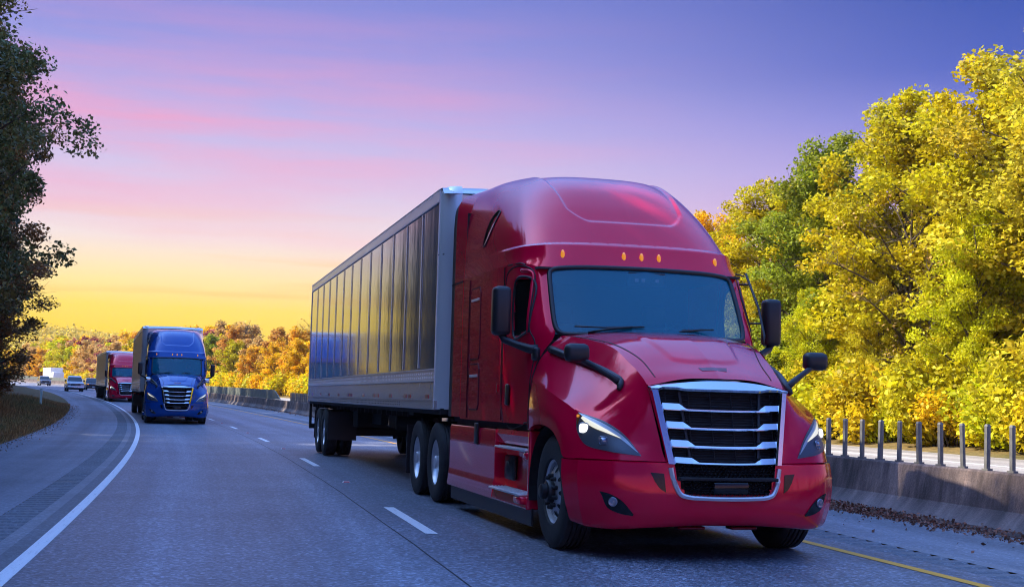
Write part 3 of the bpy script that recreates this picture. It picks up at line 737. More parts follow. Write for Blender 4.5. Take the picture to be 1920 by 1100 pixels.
    q = MB(); q.box((.62, -1.02, 1.55), (1.0, 1.02, 1.93), .05); q.box((.9, -.95, 1.9), (1.1, -.2, 2.0), .04); q.build('dashboard', M['interior'], T, True)
    q = MB(); q.box((.74, .62, 1.945), (.86, .84, 1.952)); q.build('paper_sheet', M['white'], T)
    for y in (.55, -.55):
        q = MB(); q.box((1.55, y-.27, 1.45), (2.05, y+.27, 1.6), .05); q.box((2.0, y-.26, 1.55), (2.15, y+.26, 2.2), .06); q.box((2.03, y-.14, 2.18), (2.12, y+.14, 2.42), .04); q.build('seat', M['seat'], T, True)
    q = MB(); a = np.linspace(0, 2*math.pi, 24, endpoint=False); q.tube([(1.22+.08*math.sin(t), -.55+.22*math.cos(t), 1.98+.2*math.sin(t)) for t in a], .016, 6, True); q.tube([(1.22, -.55, 1.98), (1.0, -.55, 1.85)], .03, 8); q.box((1.21, -.75, 1.965), (1.23, -.35, 1.995)); q.build('steering_wheel', M['black'], T, True)
    # ---------------- marker lights
    for y in (.83, .20, .01, -.18, -.83):
        c = snap(roof, (.9, abs(y), 2.815), (-1, 0, 0), .0); c[1] = y; bm = bmesh.new(); bmesh.ops.create_uvsphere(bm, u_segments=10, v_segments=8, radius=1)
        for v in bm.verts: v.co = (c[0]+v.co.x*.022, c[1]+v.co.y*.022, c[2]+v.co.z*.052)
        me = bpy.data.meshes.new('marker_light'); bm.to_mesh(me); bm.free(); me.shade_smooth(); o = link('marker_light', me, M['amber'], T)
    # ---------------- grille
    hw = lambda w: .612-(1.485-w)*.175
    def G(v, w, d=0): return np.array([-1.0-(1.485-w)*.23-.075*(1-(v/max(hw(w), .3))**2)-d, v, w])
    def top_w(v): return 1.552-.068*min(1, abs(v)/.62)**2.2
    q = MB()
    for s in (1, -1):    # side limbs and the crown of the chrome frame
        def lift(pts, d): return [G(v*s, w, d) for v, w in pts]
        W = np.linspace(1.47, .83, 10)
        rings = [lift([(hw(w)+.030, w), (hw(w)+.022, w), (hw(w)-.026, w), (hw(w)-.042, w), (hw(w)-.042, w)], 0) for w in W]
        V = []; 
        for r, w in zip(rings, W):
            r = np.array(r); r[0, 0] += .05; r[1, 0] -= .034; r[2, 0] -= .040; r[3, 0] -= .022; r[4, 0] += .09; V += [tuple(x) for x in r]
        q.add(V, [(i*5+j, i*5+j+1, (i+1)*5+j+1, (i+1)*5+j) for i in range(9) for j in range(4)]+[(45, 46, 47, 48, 49)])
    vs = np.linspace(-.64, .64, 41); V = []
    for v in vs:
        t = top_w(v); a = abs(v); lowb = 1.455 if a < .36 else 1.455-.0*(a-.36); lowb = 1.447 if a < .37 else 1.447+min(1, (a-.37)/.03)*.012
        if a > .57: lowb = 1.447
        r = np.array([G(v, t, 0), G(v, t-.012, .038), G(v, lowb+.02, .05), G(v, lowb, .03), G(v, lowb, -.09)]); r[0, 0] += .04; V += [tuple(x) for x in r]
    q.add(V, [(i*5+j, i*5+j+1, (i+1)*5+j+1, (i+1)*5+j) for i in range(40) for j in range(4)])
    q.build('grille_surround', M['chrome'], T, True, 30)
    for (w0, end_h, slim) in ((1.275, .068, .030), (1.118, .070, .030), (.962, .072, .032), (.822, .068, .032)):
        q = MB(); V = []; lim = hw(w0)-.03; vs = sorted(set(list(np.linspace(-lim, lim, 31))+[s*(lim-x) for s in (1, -1) for x in (.145, .205)]))
        for v in vs:
            e = max(0, min(1, (abs(v)-(lim-.205))/.06)); hgt = slim+(end_h-slim)*e; sag = .010*(abs(v)/lim)**2
            b0 = w0+sag; t = b0+hgt; V += [tuple(G(v, b0, -.07)), tuple(G(v, b0, .006)), tuple(G(v, b0+.010, .020)), tuple(G(v, t-.010, .012)), tuple(G(v, t, -.005)), tuple(G(v, t, -.07))]
        q.add(V, [(i*6+j, i*6+j+1, (i+1)*6+j+1, (i+1)*6+j) for i in range(len(vs)-1) for j in range(5)]); q.build('grille_bar', M['chrome'], T, True, 40)
    q = MB(); vs = np.linspace(-.60, .60, 13); ws_ = np.linspace(1.49, .54, 8); V = [tuple(G(v*hw(w)/.612, w, -.10)) for w in ws_ for v in vs]
    q.add(V, [(i*13+j, i*13+j+1, (i+1)*13+j+1, (i+1)*13+j) for i in range(7) for j in range(12)]); q.build('grille_back', M['dark'], T)
    q = MB()
    for w in np.arange(.86, 1.44, .022): q.tube([G(v, w, -.06) for v in np.linspace(-hw(w)+.06, hw(w)-.06, 7)], .0045, 4)
    for v in np.arange(-.5, .51, .2): q.tube([G(v*.98, w, -.055) for w in (1.44, 1.2, .86)], .006, 4)
    for v in (-.38, .38): q.tube([G(v*hw(w)/.612, w, -.045) for w in (1.44, 1.2, .84)], .016, 5)
    q.build('grille_insert', M['black'], T)
    # lower grille: hexagonal mesh in a chrome U
    q = MB(); rx, rz = .021, .0145; row = 0
    for w in np.arange(.585, .815, rz*1.55):
        for v in np.arange(-.5, .5, rx*1.75):
            vv = v+(rx*.875 if row % 2 else 0)
            if abs(vv) > .455-.10*max(0, (.80-w)/.25): continue
            ring = [(vv+rx*math.cos(a), w+rz*math.sin(a)) for a in np.arange(math.pi/6, 2*math.pi, math.pi/3)]
            o_ = [G(a, b_, .005) for a, b_ in ring]; i_ = [G(vv+(a-vv)*.72, w+(b_-w)*.72, -.012) for a, b_ in ring]
            q.add([tuple(x) for x in o_+i_], [(k, (k+1) % 6, 6+(k+1) % 6, 6+k) for k in range(6)])
        row += 1
    g = q.build('lower_grille', M['black'], T)
    q = MB(); q.box((-1.28, -.17, .585), (-1.2, .15, .685), .012); q.build('radar_cover', M['gloss'], T, True)
    q = MB(); q.box((-1.27, -.45, .695), (-1.2, .45, .725), .008); q.build('lower_grille_bar', M['dark'], T)
    path = [(.50, .80), (.485, .72), (.455, .63), (.42, .578), (.36, .558), (.2, .55), (0, .548)]; path = path+[(-a, b_) for a, b_ in path[::-1]][1:]; path = crm([(a, b_, 0) for a, b_ in path], 4)[:, :2]
    V = []
    for k, (v, w) in enumerate(path):
        a_, b2 = path[max(k-1, 0)], path[min(k+1, len(path)-1)]; t = np.array([b2[0]-a_[0], b2[1]-a_[1]]); t /= np.linalg.norm(t); nn = np.array([-t[1], t[0]])   # points inwards-up or out
        for d, dd in ((-.020, -.03), (-.018, .012), (.004, .020), (.018, .010), (.020, -.06)):
            vv, ww = v-nn[0]*d, w-nn[1]*d; x = -1.165-.085*(1-min(1, abs(vv)/.52)**2)-(.02 if ww < .7 else .0); V.append((x-dd, vv, ww))
    q = MB(); q.add(V, [(i*5+j, i*5+j+1, (i+1)*5+j+1, (i+1)*5+j) for i in range(len(path)-1) for j in range(4)]); q.build('lower_grille_trim', M['alu'], T, True, 40)
    # ---------------- lamps
    nrm = (-.78, .62, .12)
    top = [(-.60, 1.155, 1.245), (-.70, 1.075, 1.215), (-.82, .965, 1.165), (-.94, .83, 1.06), (-1.035, .71, .895)]; bot = [(-.62, 1.185, 1.215), (-.66, 1.19, 1.10), (-.76, 1.13, .97), (-.91, .96, .915), (-1.035, .70, .882)]
    def inner(t, f): 
        a = crm(top, 20); b_ = crm(bot, 20); i = int(t*(len(a)-1)); return a[i]*(1-f)+b_[i]*f
    for s in (1, -1):
        fx = (lambda V, F: (V, F)) if s > 0 else flip
        h = mk('headlamp', *fx(*decal(front, top, bot, nrm, .005, 8, 8)), M['lamphouse'], T, True)
        t2 = [inner(t, .07+.02*t) for t in (.03, .25, .5, .75, .97)]; b2 = [inner(t, .22+.03*t) for t in (.03, .25, .5, .75, .97)]
        mk('silver_trim', *fx(*decal(front, t2, b2, nrm, .009, 6, 3)), M['alu'], h, True)
        t2 = [inner(t, .20) for t in (.15, .3, .45, .6, .76)]; b2 = [inner(t, .42-.20*max(0, (t-.15)/.61)**2) for t in (.15, .3, .45, .6, .76)]
        mk('running_light', *fx(*decal(front, t2, b2, nrm, .014, 6, 4)), M['led'], h, True)
        mk('amber_corner', *fx(*decal(front, [inner(.0, .1), inner(.05, .12), inner(.10, .22)], [inner(.0, .9), inner(.10, .93), inner(.22, .95)], nrm, .010, 4, 4)), M['amber_off'], h, True)
        for (t, f, rad, mat, nm, dep) in ((.34, .64, .060, M['beam'], 'low_beam', .02), (.64, .62, .048, M['lampglass'], 'high_beam', .02)):
            c = snap(front, inner(t, f), nrm, .006); n = Vector(nrm).normalized(); e1 = n.cross(Vector((0, 0, 1))).normalized(); e2 = n.cross(e1); V = []; F = []; K = 16
            for rr, hh in ((1, 0), (1, .012), (.86, .014), (.80, .010), (.55, .022), (0.001, .028)):
                for k in range(K):
                    a = 2*math.pi*k/K; sq = 1-.16*abs(math.cos(2*a)); p = Vector(c)+e1*(rad*rr*sq*math.cos(a))+e2*(rad*rr*sq*math.sin(a))+n*hh; V.append((p.x, p.y*s, p.z))
            for i in range(5):
                for k in range(K): F.append((i*K+k, i*K+(k+1) % K, (i+1)*K+(k+1) % K, (i+1)*K+k))
            rim_ = mk(nm, V[:4*K], [f_ for f_ in F if max(f_) < 4*K], M['lampglass'], h, True)
            mk(nm+'_bulb', V[3*K:], [tuple(i-3*K for i in f_) for f_ in F if min(f_) >= 3*K], mat, h, True)
        c = snap(front, inner(.055, .55), nrm, .012); q = MB(); q.box(c-[.012, .012, .012], c+[.012, .012, .012], .004); q.V = [(v[0], v[1]*s, v[2]) for v in q.V]; q.build('turn_signal', M['amber'], h)
        mk('lens_cover', *fx(*decal(front, top, bot, nrm, .030, 8, 8, .12)), M['lens'], h, True)
        # fog lamp
        nf = (-.9, .43, 0); ft = [(-.90, 1.03, .585), (-.95, .95, .565), (-1.0, .86, .51), (-1.05, .775, .40)]; fb = [(-.92, 1.015, .55), (-.95, .975, .45), (-1.0, .89, .405), (-1.05, .785, .385)]
        fo = mk('fog_lamp', *fx(*decal(front, ft, fb, nf, .006, 6, 4)), M['gloss'], T, True)
        c = snap(front, (-1.0, .945, .50), nf, .008); n = Vector(nf).normalized(); e1 = n.cross(Vector((0, 0, 1))).normalized(); e2 = n.cross(e1); V = []
        for rr, hh in ((1, 0), (.95, .014), (.8, .010), (.0, .018)):
            for k in range(14): p = Vector(c)+e1*(.040*rr*math.cos(2*math.pi*k/14))+e2*(.040*rr*math.sin(2*math.pi*k/14))+n*hh; V.append((p.x, p.y*s, p.z))
        mk('fog_lens', V, [(i*14+k, i*14+(k+1) % 14, (i+1)*14+(k+1) % 14, (i+1)*14+k) for i in range(3) for k in range(14)], M['lampglass'], fo, True)
        # slit beside the lower grille
        st = [(-1.1, .665, .775), (-1.1, .58, .765)]; sb = [(-1.1, .625, .70), (-1.1, .575, .615)]
        st = [(-1.1, .665, .755), (-1.1, .61, .752), (-1.1, .555, .748)]; sb = [(-1.1, .63, .68), (-1.1, .585, .62), (-1.1, .54, .592)]
        mk('bumper_slit', *fx(*decal(front, st, sb, (-1, 0, 0), .004, 5, 4)), M['gloss'], T, True)
        # hood side: black trim that carries the hood mirror
        tp = [(.66, 1.06, 1.90), (.2, .95, 1.82), (-.3, .83, 1.70), (-.66, .76, 1.60)]; bp = [(.66, 1.14, 1.78), (.2, 1.01, 1.70), (-.3, .89, 1.58), (-.66, .80, 1.47)]
        line = [snap(front, np.array(a), (-.1, .8, .6), .018) for a in crm([(.58, 1.075, 1.84), (.2, .98, 1.745), (-.25, .865, 1.635), (-.62, .785, 1.535), (-.70, .775, 1.50), (-.735, .785, 1.42)], 5)]
        q = MB(); q.tube([(p[0], p[1]*s, p[2]) for p in line], [.040]*6+[.034]*(len(line)-14)+[.030]*6+[.022]*2 if len(line) > 14 else .03, 8); q.build('hood_trim', M['black'], T, True)
        q = MB(); q.tube([(-.70, .79*s, 1.50), (-.67, .87*s, 1.56), (-.62, 1.0*s, 1.64), (-.57, 1.12*s, 1.71), (-.55, 1.15*s, 1.76)], [.035, .030, .026, .026, .03], 8); hm_arm = q
        q = MB(); q.box((-.62, 1.045*s, 1.68), (-.48, 1.27*s, 1.845), .05); hm = q.build('hood_mirror', M['black'], T, True); hm_arm.build('mirror_arm', M['black'], hm, True)
        q = MB(); q.box((-.478, 1.07*s, 1.705), (-.474, 1.245*s, 1.82), .0); q.build('mirror_glass', M['chrome'], hm)
        # main mirror
        q = MB(); q.box((.93, 1.375*s, 1.97), (1.11, 1.555*s, 2.46), .045); mm = q.build('mirror', M['black'], T, True)
        q = MB(); q.box((1.113, 1.40*s, 2.01), (1.117, 1.53*s, 2.42)); q.build('mirror_glass', M['chrome'], mm)
        q = MB(); q.tube([(1.01, 1.47*s, 2.0), (1.0, 1.43*s, 1.93), (.93, 1.33*s, 1.885), (.84, 1.21*s, 1.84), (.76, 1.15*s, 1.83)], [.035, .038, .036, .045, .055], 8); q.build('mirror_arm', M['black'], mm, True)
        q = MB(); q.box((.70, 1.13*s, 1.72), (.84, 1.20*s, 1.86), .03); q.build('mirror_foot', M['black'], mm, True)
    q = MB(); q.tube([(1.02, -1.17, 2.72), (.80, -1.215, 2.35), (.60, -1.19, 2.05), (.56, -1.16, 1.96)], .014, 6); [q.tube([(x, -1.20, z), (x+.08, -1.10, z+.0)], .010, 5) for x, z in ((.95, 2.60), (.68, 2.18))]; q.build('grab_rail', M['black'], T, True)
    mk('hood_badge', *decal(front, [(-.86, .135, 1.66), (-.86, 0, 1.66), (-.86, -.135, 1.66)], [(-.91, .115, 1.63), (-.91, 0, 1.63), (-.91, -.115, 1.63)], (-.45, 0, .89), .003, 4, 2), M['badge'], T, True)
    # ---------------- side fairings, steps, skirts
    for s in (1, -1):
        sec = [(1.02, 1.15), (1.02, 1.212), (.995, 1.224), (.84, 1.226), (.835, 1.216), (.825, 1.226), (.50, 1.226), (.44, 1.236), (.31, 1.250), (.285, 1.243), (.285, 1.15)]
        V = []; xs = (2.10, 2.6, 3.2, 3.9, 4.42)
        for x in xs: V += [(x, y*s, z) for z, y in sec]
        n = len(sec); q = MB(); q.add(V, [(i*n+j, i*n+j+1, (i+1)*n+j+1, (i+1)*n+j) for i in range(4) for j in range(n-1)]+[tuple(range(n)), tuple(range(4*n, 5*n))])
        q.build('side_fairing', M['red'], T, True, 30)
        sec = [(1.03, 1.12), (1.03, 1.20), (.98, 1.216), (.885, 1.18), (.855, 1.10), (.84, 1.09), (.48, 1.09), (.43, 1.10), (.40, 1.235), (.30, 1.248), (.285, 1.24), (.285, 1.10)]
        V = []; xs = (.66, .70, 1.2, 1.7, 2.10); n = len(sec)
        for k, x in enumerate(xs): V += [(x, (y if k else y-.03)*s, z) for z, y in sec]
        q = MB(); q.add(V, [(i*n+j, i*n+j+1, (i+1)*n+j+1, (i+1)*n+j) for i in range(4) for j in range(n-1)]); q.box((.66, 1.06*s, .29), (.72, 1.235*s, 1.04), .015); q.box((2.085, 1.08*s, .29), (2.10, 1.224*s, 1.02)); q.build('step_fairing', M['red'], T, True, 30)
        for (z, y1) in ((.855, 1.245), (.425, 1.30)):
            q = MB(); q.box((.80, 1.09*s, z-.022), (2.04, y1*s, z), .008)
            for y in np.arange(1.12, y1-.02, .035): q.box((.84, (y)*s, z), (2.0, (y+.014)*s, z+.006))
            st_ = q.build('step', M['alu'], T, True, 30)
            q = MB(); q.box((.74, 1.09*s, z-.10), (1.02 if z < .6 else .9, (y1-.005)*s, z-.024), .02); q.build('step_bracket', M['red'], st_, True)
        q = MB(); q.box((1.62, 1.085*s, .50), (1.98, 1.15*s, .76), .05); q.lathe([(.0, .03), (.07, .03), (.07, 0)], 14, (1.8, 1.14*s, .63), s); q.build('filler_cap', M['black'], T, True)
        q = MB(); q.box((2.86, 1.222*s, .83), (3.02, 1.250*s, 1.07), .015); q.build('fairing_latch', M['black'], T, True)
        q = MB(); q.prism([(.66, .13), (4.40, .12), (4.42, .29), (.66, .30)], 1, 1.18*s, 1.20*s); q.build('rubber_skirt', M['black'], T)
        q = MB(); q.box((.74, .9*s, 1.02), (4.3, 1.17*s, 1.12)); q.build('sill_gap', M['dark'], T)
        # inner wheel arch
        a = np.linspace(-.2, math.pi+.2, 16); V = [(-.62*math.cos(t)+.02, y*s, .50+.60*math.sin(t)) for t in a for y in (.75, 1.24)]
        q = MB(); q.add(V, [(2*i, 2*i+2, 2*i+3, 2*i+1) for i in range(15)]); q.build('wheel_arch', M['dark'], T)
        # quarter fender and flap at the drive wheels
        q = MB(); q.box((7.30, .68*s, .25), (7.33, 1.26*s, .95)); q.build('mud_flap', M['black'], T)
    # ---------------- chassis
    q = MB(); q.box((-.9, -.45, .55), (7.4, -.33, .85)); q.box((-.9, .33, .55), (7.4, .45, .85)); q.box((-.75, -.5, .45), (.3, .5, 1.2)); q.box((-.1, -1.0, .42), (.1, 1.0, .56)); q.box((5.15, -1, .42), (5.35, 1, .60)); q.box((6.47, -1, .42), (6.67, 1, .60)); q.build('chassis', M['dark'], T)
    q = MB(); q.box((4.45, -.9, .84), (4.95, .9, .90), .01); [q.box((4.50, .42+i*.11, .9), (4.9, .49+i*.11, .91)) for i in range(4)]; q.build('deck_plate', M['alu'], T)
    q = MB(); q.prism([(5.3, .98), (6.5, .98), (6.4, 1.13), (5.5, 1.13)], 1, -.5, .5); q.build('fifth_wheel', M['dark'], T)
    for s in (1, -1): q = MB(); q.tube([(2.9, .82*s, .66), (4.2, .82*s, .66)], .32, 20); q.build('fuel_tank', M['dark'], T, True)
    for s in (1, -1):
        wheel(T, 0, 1.065*s, .512, True, s, .3)
        for x in (5.25, 6.57): wheel(T, x, 1.125*s, .512, False, s, .2+x)
    for y in (.12, -.36): q = MB(); q.box((-1.04, y, .268), (-.9, y+.24, .296), .012); q.build('tow_bracket', M['badge'], T, True)
    # seams on the hood
    q = MB()
    for s in (1, -1):
        pts = [snap(front, np.array(a), (-.1, .5, .85), .001) for a in crm([(.40, .90, 1.95), (-.2, .70, 1.87), (-.6, .60, 1.76), (-.9, .57, 1.6)], 8)]
        q.tube([(p[0], p[1]*s, p[2]) for p in pts], .0055, 4)
        pts = [snap(front, np.array(a), (0, 1, .3), .0) for a in crm([(.66, 1.09, 1.84), (.72, 1.16, 1.70), (.74, 1.21, 1.5), (.735, 1.235, 1.2), (.73, 1.235, 1.06)], 5)]
        q.tube([(p[0], p[1]*s, p[2]) for p in pts], .009, 5)
    q.build('hood_seam', M['seam'], T)
    return T

# ------------------------------------------------------------------ the box trailer
def trailer_skin(name, base, metal=.95, rough=.2):
    m, t, b = principled(name, base, rough, metal)
    co = t.node('ShaderNodeTexCoord').outputs['Object']
    n = t.noise(t.mapping(co, (.5, 1, .22)), 3, 4, .6); f = t.noise(t.mapping(co, (3, 1, .6)), 6, 5, .65)
    t.l.new(t.math('MULTIPLY_ADD', f, .12, rough-.06), b.inputs['Roughness']); t.l.new(t.mix(t.math('MULTIPLY', f, .5), (*base, 1), (base[0]*.6, base[1]*.58, base[2]*.55, 1)), b.inputs['Base Color'])
    bump(t, b, n, .06, .05); return m
M['skin'] = trailer_skin('trailer_sheet', (.23, .30, .47), .72, .09)
M['skin_brown'] = trailer_skin('warm_reflection_sheet', (.40, .36, .34), .8, .3)  # brown of a warm reflection put into the sheet colour
M['skin_low'] = trailer_skin('trailer_scuff_sheet', (.68, .70, .75), .6, .25)
TR_Z0, TR_Z1, TR_X0, TR_X1 = 1.18, 4.08, 5.02, 21.45
def build_trailer():
    T = empty('cargo_trailer'); h = 1.3; x0 = 5.16; pw = (TR_X1-.10-x0)/13
    pm = sm = pl = None
    for s in (1, -1):
        for k in range(13):
            a = x0+k*pw
            if pm is None:
                V = []; ks = np.linspace(0, pw-.012, 5)
                for x in ks:
                    for z in (1.72, 2.3, 2.9, 3.4, 3.90): V.append((x, .002*math.sin(math.pi*x/pw)*math.sin(math.pi*(z-1.72)/2.18), z))
                F = [(i*5+j, (i+1)*5+j, (i+1)*5+j+1, i*5+j+1) for i in range(4) for j in range(4)]
                n = len(V); V += [(v[0], -.03, v[2]) for v in V]
                for i in range(4): F += [(i*5, i*5+n, (i+1)*5+n, (i+1)*5), (i*5+4, (i+1)*5+4, (i+1)*5+4+n, i*5+4+n)]
                for j in range(4): F += [(j, j+1, j+1+n, j+n), (20+j, 20+j+n, 20+j+1+n, 20+j+1)]
                o = mk('side_panel', V, F, M['skin'], T, True, 40); pm = o.data
            else: o = link('side_panel', pm, None, T)
            o.location = (a if s > 0 else a+pw-.012, (h-.012)*s, 0); o.rotation_euler = (0, 0, 0 if s > 0 else math.pi)
            if k:
                if sm is None:
                    q = MB(); q.box((-.028, -.002, 1.74), (.028, .006, 3.89), .003)
                    for z in np.arange(1.78, 3.88, .075): q.box((-.006, .006, z-.006), (.006, .010, z+.006))
                    o = q.build('seam_strip', M['bright'], T); sm = o.data
                else: o = link('seam_strip', sm, None, T)
                o.location = (a-.006, (h-.004)*s, 0); o.rotation_euler = (0, 0, 0 if s > 0 else math.pi)
        q = MB(); q.box((x0, (h-.03)*s, 3.905), (TR_X1, (h+.008)*s, 4.06), .006); q.box((x0, (h-.03)*s, 4.062), (TR_X1, (h+.012)*s, TR_Z1), .004)
        for x in np.arange(x0+.05, TR_X1, .11): q.box((x, (h+.008)*s, 4.03), (x+.016, (h+.012)*s, 4.046)); q.box((x, (h+.008)*s, 3.92), (x+.016, (h+.012)*s, 3.936))
        q.build('top_rail', M['bright'], T)
        q = MB(); q.box((x0, (h-.03)*s, 1.545), (TR_X1, (h+.004)*s, 1.715), .004)
        for z in (1.552, 1.700): q.box((x0, (h+.004)*s, z), (TR_X1, (h+.016)*s, z+.012))
        for x in np.arange(x0+.04, TR_X1-.05, .155):
            for z in (1.585, 1.64): q.box((x, (h+.004)*s, z), (x+.085, (h+.010)*s, z+.03))
        q.build('logistic_rail', M['bright'], T)
        q = MB(); q.box((x0, (h-.03)*s, 1.31), (TR_X1, (h-.002)*s, 1.54)); q.build('scuff_plate', M['skin_low'], T)
        q = MB(); q.box((x0-.1, (h-.05)*s, 1.18), (TR_X1, (h+.006)*s, 1.305), .006); q.box((x0, (h)*s, 1.296), (TR_X1, (h+.018)*s, 1.308)); br = q.build('bottom_rail', M['skin_low'], T)
        q = MB()
        for x in np.arange(x0+2.6, TR_X1-1.2, .17):
            for z in (1.215, 1.255): q.box((x, (h+.005)*s, z), (x+.035, (h+.0085)*s, z+.016))
        q.build('rail_slots', M['dark'], br)
        for i, x in enumerate((5.55, 6.9, 7.25, 8.6, 9.9, 10.3, 11.6, 13.2, 13.6, 15.2, 16.9, 18.6, 20.3)):
            q = MB(); q.box((x, (h-.002)*s, 1.325), (x+.22, (h+.004)*s, 1.375)); q.build('reflector', M['redlens'], T)
        # rounded nose corner
        r = .25; V = []; ang = np.linspace(0, math.pi/2, 9)
        for z in (1.19, 2.0, 3.3, 3.98, 4.06, 4.10):
            rz = 0 if z < 4.0 else (.05 if z < 4.08 else .14)
            for a in ang: V.append((x0-r*math.sin(a)*1.0+rz*math.sin(a)*.5, (h+.004-r+(r-rz*.6)*math.cos(a))*s, z))
        n = 9; F = [(i*n+j, i*n+j+1, (i+1)*n+j+1, (i+1)*n+j) for i in range(5) for j in range(8)]; mk('nose_corner', V, F, M['bright'], T, True, 50)
        q = MB(); q.box((x0-.014, (h-.004)*s, 1.2), (x0+.014, (h+.012)*s, 4.05), .004); q.build('corner_bead', M['bright'], T)
        q = MB(); q.tube([(x0-.002, (h+.006)*s, 3.20), (x0-.14, (h-.04)*s, 3.20), (x0-.245, (h-.24)*s, 3.20)], .008, 5); q.build('corner_joint', M['dark'], T)
    q = MB(); q.box((TR_X0-.11, -1.06, 1.2), (x0-.2, 1.06, 3.98)); q.build('nose', M['alu'], T)
    V = []; n = 9
    for x in (x0-.25, x0-.12, x0+.05, 10, 16, TR_X1):
        for y in np.linspace(-h, h, n): V.append((x, y, TR_Z1+.004+.035*(1-(y/h)**2)-(.10 if x < x0-.2 else .01 if x < x0-.05 else 0)))
    mk('roof', V, [(i*n+j, i*n+j+1, (i+1)*n+j+1, (i+1)*n+j) for i in range(5) for j in range(8)], M['skin_low'], T, True)
    q = MB(); q.box((TR_X1, -h, 1.15), (TR_X1+.08, -h+.1, 4.1)); q.box((TR_X1, h-.1, 1.15), (TR_X1+.08, h, 4.1)); q.box((TR_X1, -h+.1, 3.95), (TR_X1+.08, h-.1, 4.1)); q.box((TR_X1, -h+.1, 1.15), (TR_X1+.08, h-.1, 1.3)); q.build('rear_frame', M['alu'], T)
    for s in (1, -1): q = MB(); q.box((TR_X1+.01, .01*s, 1.3), (TR_X1+.05, (h-.1)*s, 3.95)); q.build('rear_door', M['white'], T)
    q = MB(); q.box((x0-.2, -1.25, 1.12), (TR_X1, 1.25, 1.2)); q.box((x0+.0, -.55, .98), (7.4, .55, 1.12)); q.box((6.95, -1.24, 1.08), (7.3, 1.24, 1.2))
    q.box((14.0, -.6, .78), (20.6, -.45, 1.12)); q.box((14.0, .45, .78), (20.6, .6, 1.12)); [q.box((x, -1.2, 1.04), (x+.06, 1.2, 1.13)) for x in np.arange(7.6, 21.2, .5)]
    for x in (18.0, 19.25): q.box((x-.07, -1, .44), (x+.07, 1, .60)); q.box((x-.45, -.62, .62), (x+.45, -.48, .80)); q.box((x-.45, .48, .62), (x+.45, .62, .80))
    q.build('underframe', M['dark'], T)
    for s in (1, -1):
        q = MB(); q.box((8.0, .75*s, .42), (8.14, .9*s, 1.15)); q.box((7.9, .70*s, .36), (8.24, .95*s, .42)); q.tube([(8.07, .82*s, .95), (8.9, .6*s, 1.12)], .03, 6); q.build('landing_leg', M['dark'], T)
        q = MB(); q.box((20.0, .64*s, .32), (20.03, 1.27*s, .98)); q.build('mud_flap', M['black'], T)
        q = MB(); q.box((17.2, .64*s, .36), (17.23, 1.27*s, .98)); q.build('mud_flap', M['black'], T)
        for x in (18.0, 19.25): wheel(T, x, 1.145*s, .512, False, s, .5*x)
    q = MB(); q.tube([(13.4, -.4, .85), (13.4, .4, .85)], .15, 14); q.build('air_tank', M['dark'], T, True)
    q = MB(); q.box((12.6, -.9, .72), (12.9, -.5, 1.1)); q.build('tool_box', M['dark'], T)
    q = MB(); q.box((15.2, .3, .7), (15.9, .9, 1.08)); q.build('brake_box', M['dark'], T)
    q = MB(); q.tube([(21.45, 1.05, 1.15), (21.50, 1.05, .62), (21.42, 1.05, .55)], .05, 6); q.tube([(21.45, -1.05, 1.15), (21.50, -1.05, .62), (21.42, -1.05, .55)], .05, 6); q.box((21.38, -1.25, .50), (21.50, 1.25, .62), .01); q.tube([(21.45, 1.22, 1.18), (21.47, 1.22, .56)], .035, 6); q.build('underride_guard', M['dark'], T)
    return T
# ------------------------------------------------------------------ the small traffic behind
CARPAINT = {}
def carpaint(name, c, metal=.5):
    if name not in CARPAINT:
        m, t, b = principled(name, c, .3, metal, 1.0); CARPAINT[name] = m
    return CARPAINT[name]
def taper_prism(mb, prof, w0, w1, zsplit, bev=.04):
    """side outline (x, z) given a width that narrows from w0 to w1 above zsplit"""
    bm = bmesh.new(); zt = max(p[1] for p in prof); rows = []
    for s in (-1, 1):
        r = []
        for x, z in prof:
            f = max(0, (z-zsplit)/(zt-zsplit+1e-6)); r.append(bm.verts.new((x, s*((w0+(w1-w0)*f)/2), z)))
        rows.append(r)
    n = len(prof); bm.faces.new(rows[0]); bm.faces.new(rows[1][::-1])
    for i in range(n): bm.faces.new((rows[0][i], rows[1][i], rows[1][(i+1) % n], rows[0][(i+1) % n]))
    bmesh.ops.recalc_face_normals(bm, faces=bm.faces)
    if bev: bmesh.ops.bevel(bm, geom=bm.edges[:], offset=bev, segments=2, affect='EDGES', profile=.6)
    bm.verts.index_update(); V = [v.co.copy() for v in bm.verts]; F = [[v.index for v in f.verts] for f in bm.faces]; bm.free(); mb.add(V, F)
def arch_profile(front, L, zb, zt_front, zt_back, r, xf, xr):
    """body side outline with two round wheel openings"""
    P = [(0.0, zb+.12), (.03, zb)]
    for xc in (xf, xr):
        P += [(xc-r, zb)]+[(xc-r*math.cos(a), zb+r*.92*math.sin(a)) for a in np.linspace(.25, math.pi-.25, 7)]+[(xc+r, zb)]
    P += [(L-.03, zb), (L, zb+.15), (L-.02, zt_back-.1), (L-.08, zt_back)]
    return P+front
def car_wheel(parent, x, y, r, s):
    q = MB(); q.lathe([(r*.62, -.11), (r*.9, -.12), (r, -.08), (r, .08), (r*.9, .12), (r*.62, .11)], 22); w = q.build('wheel', M['rubber'], parent, True, 40); w.location = (x, y, r)
    q = MB(); q.lathe([(r*.64, .10*s), (r*.55, .07*s), (r*.2, .09*s), (0, .09*s)], 18); q.build('rim', M['rim'], w, True)
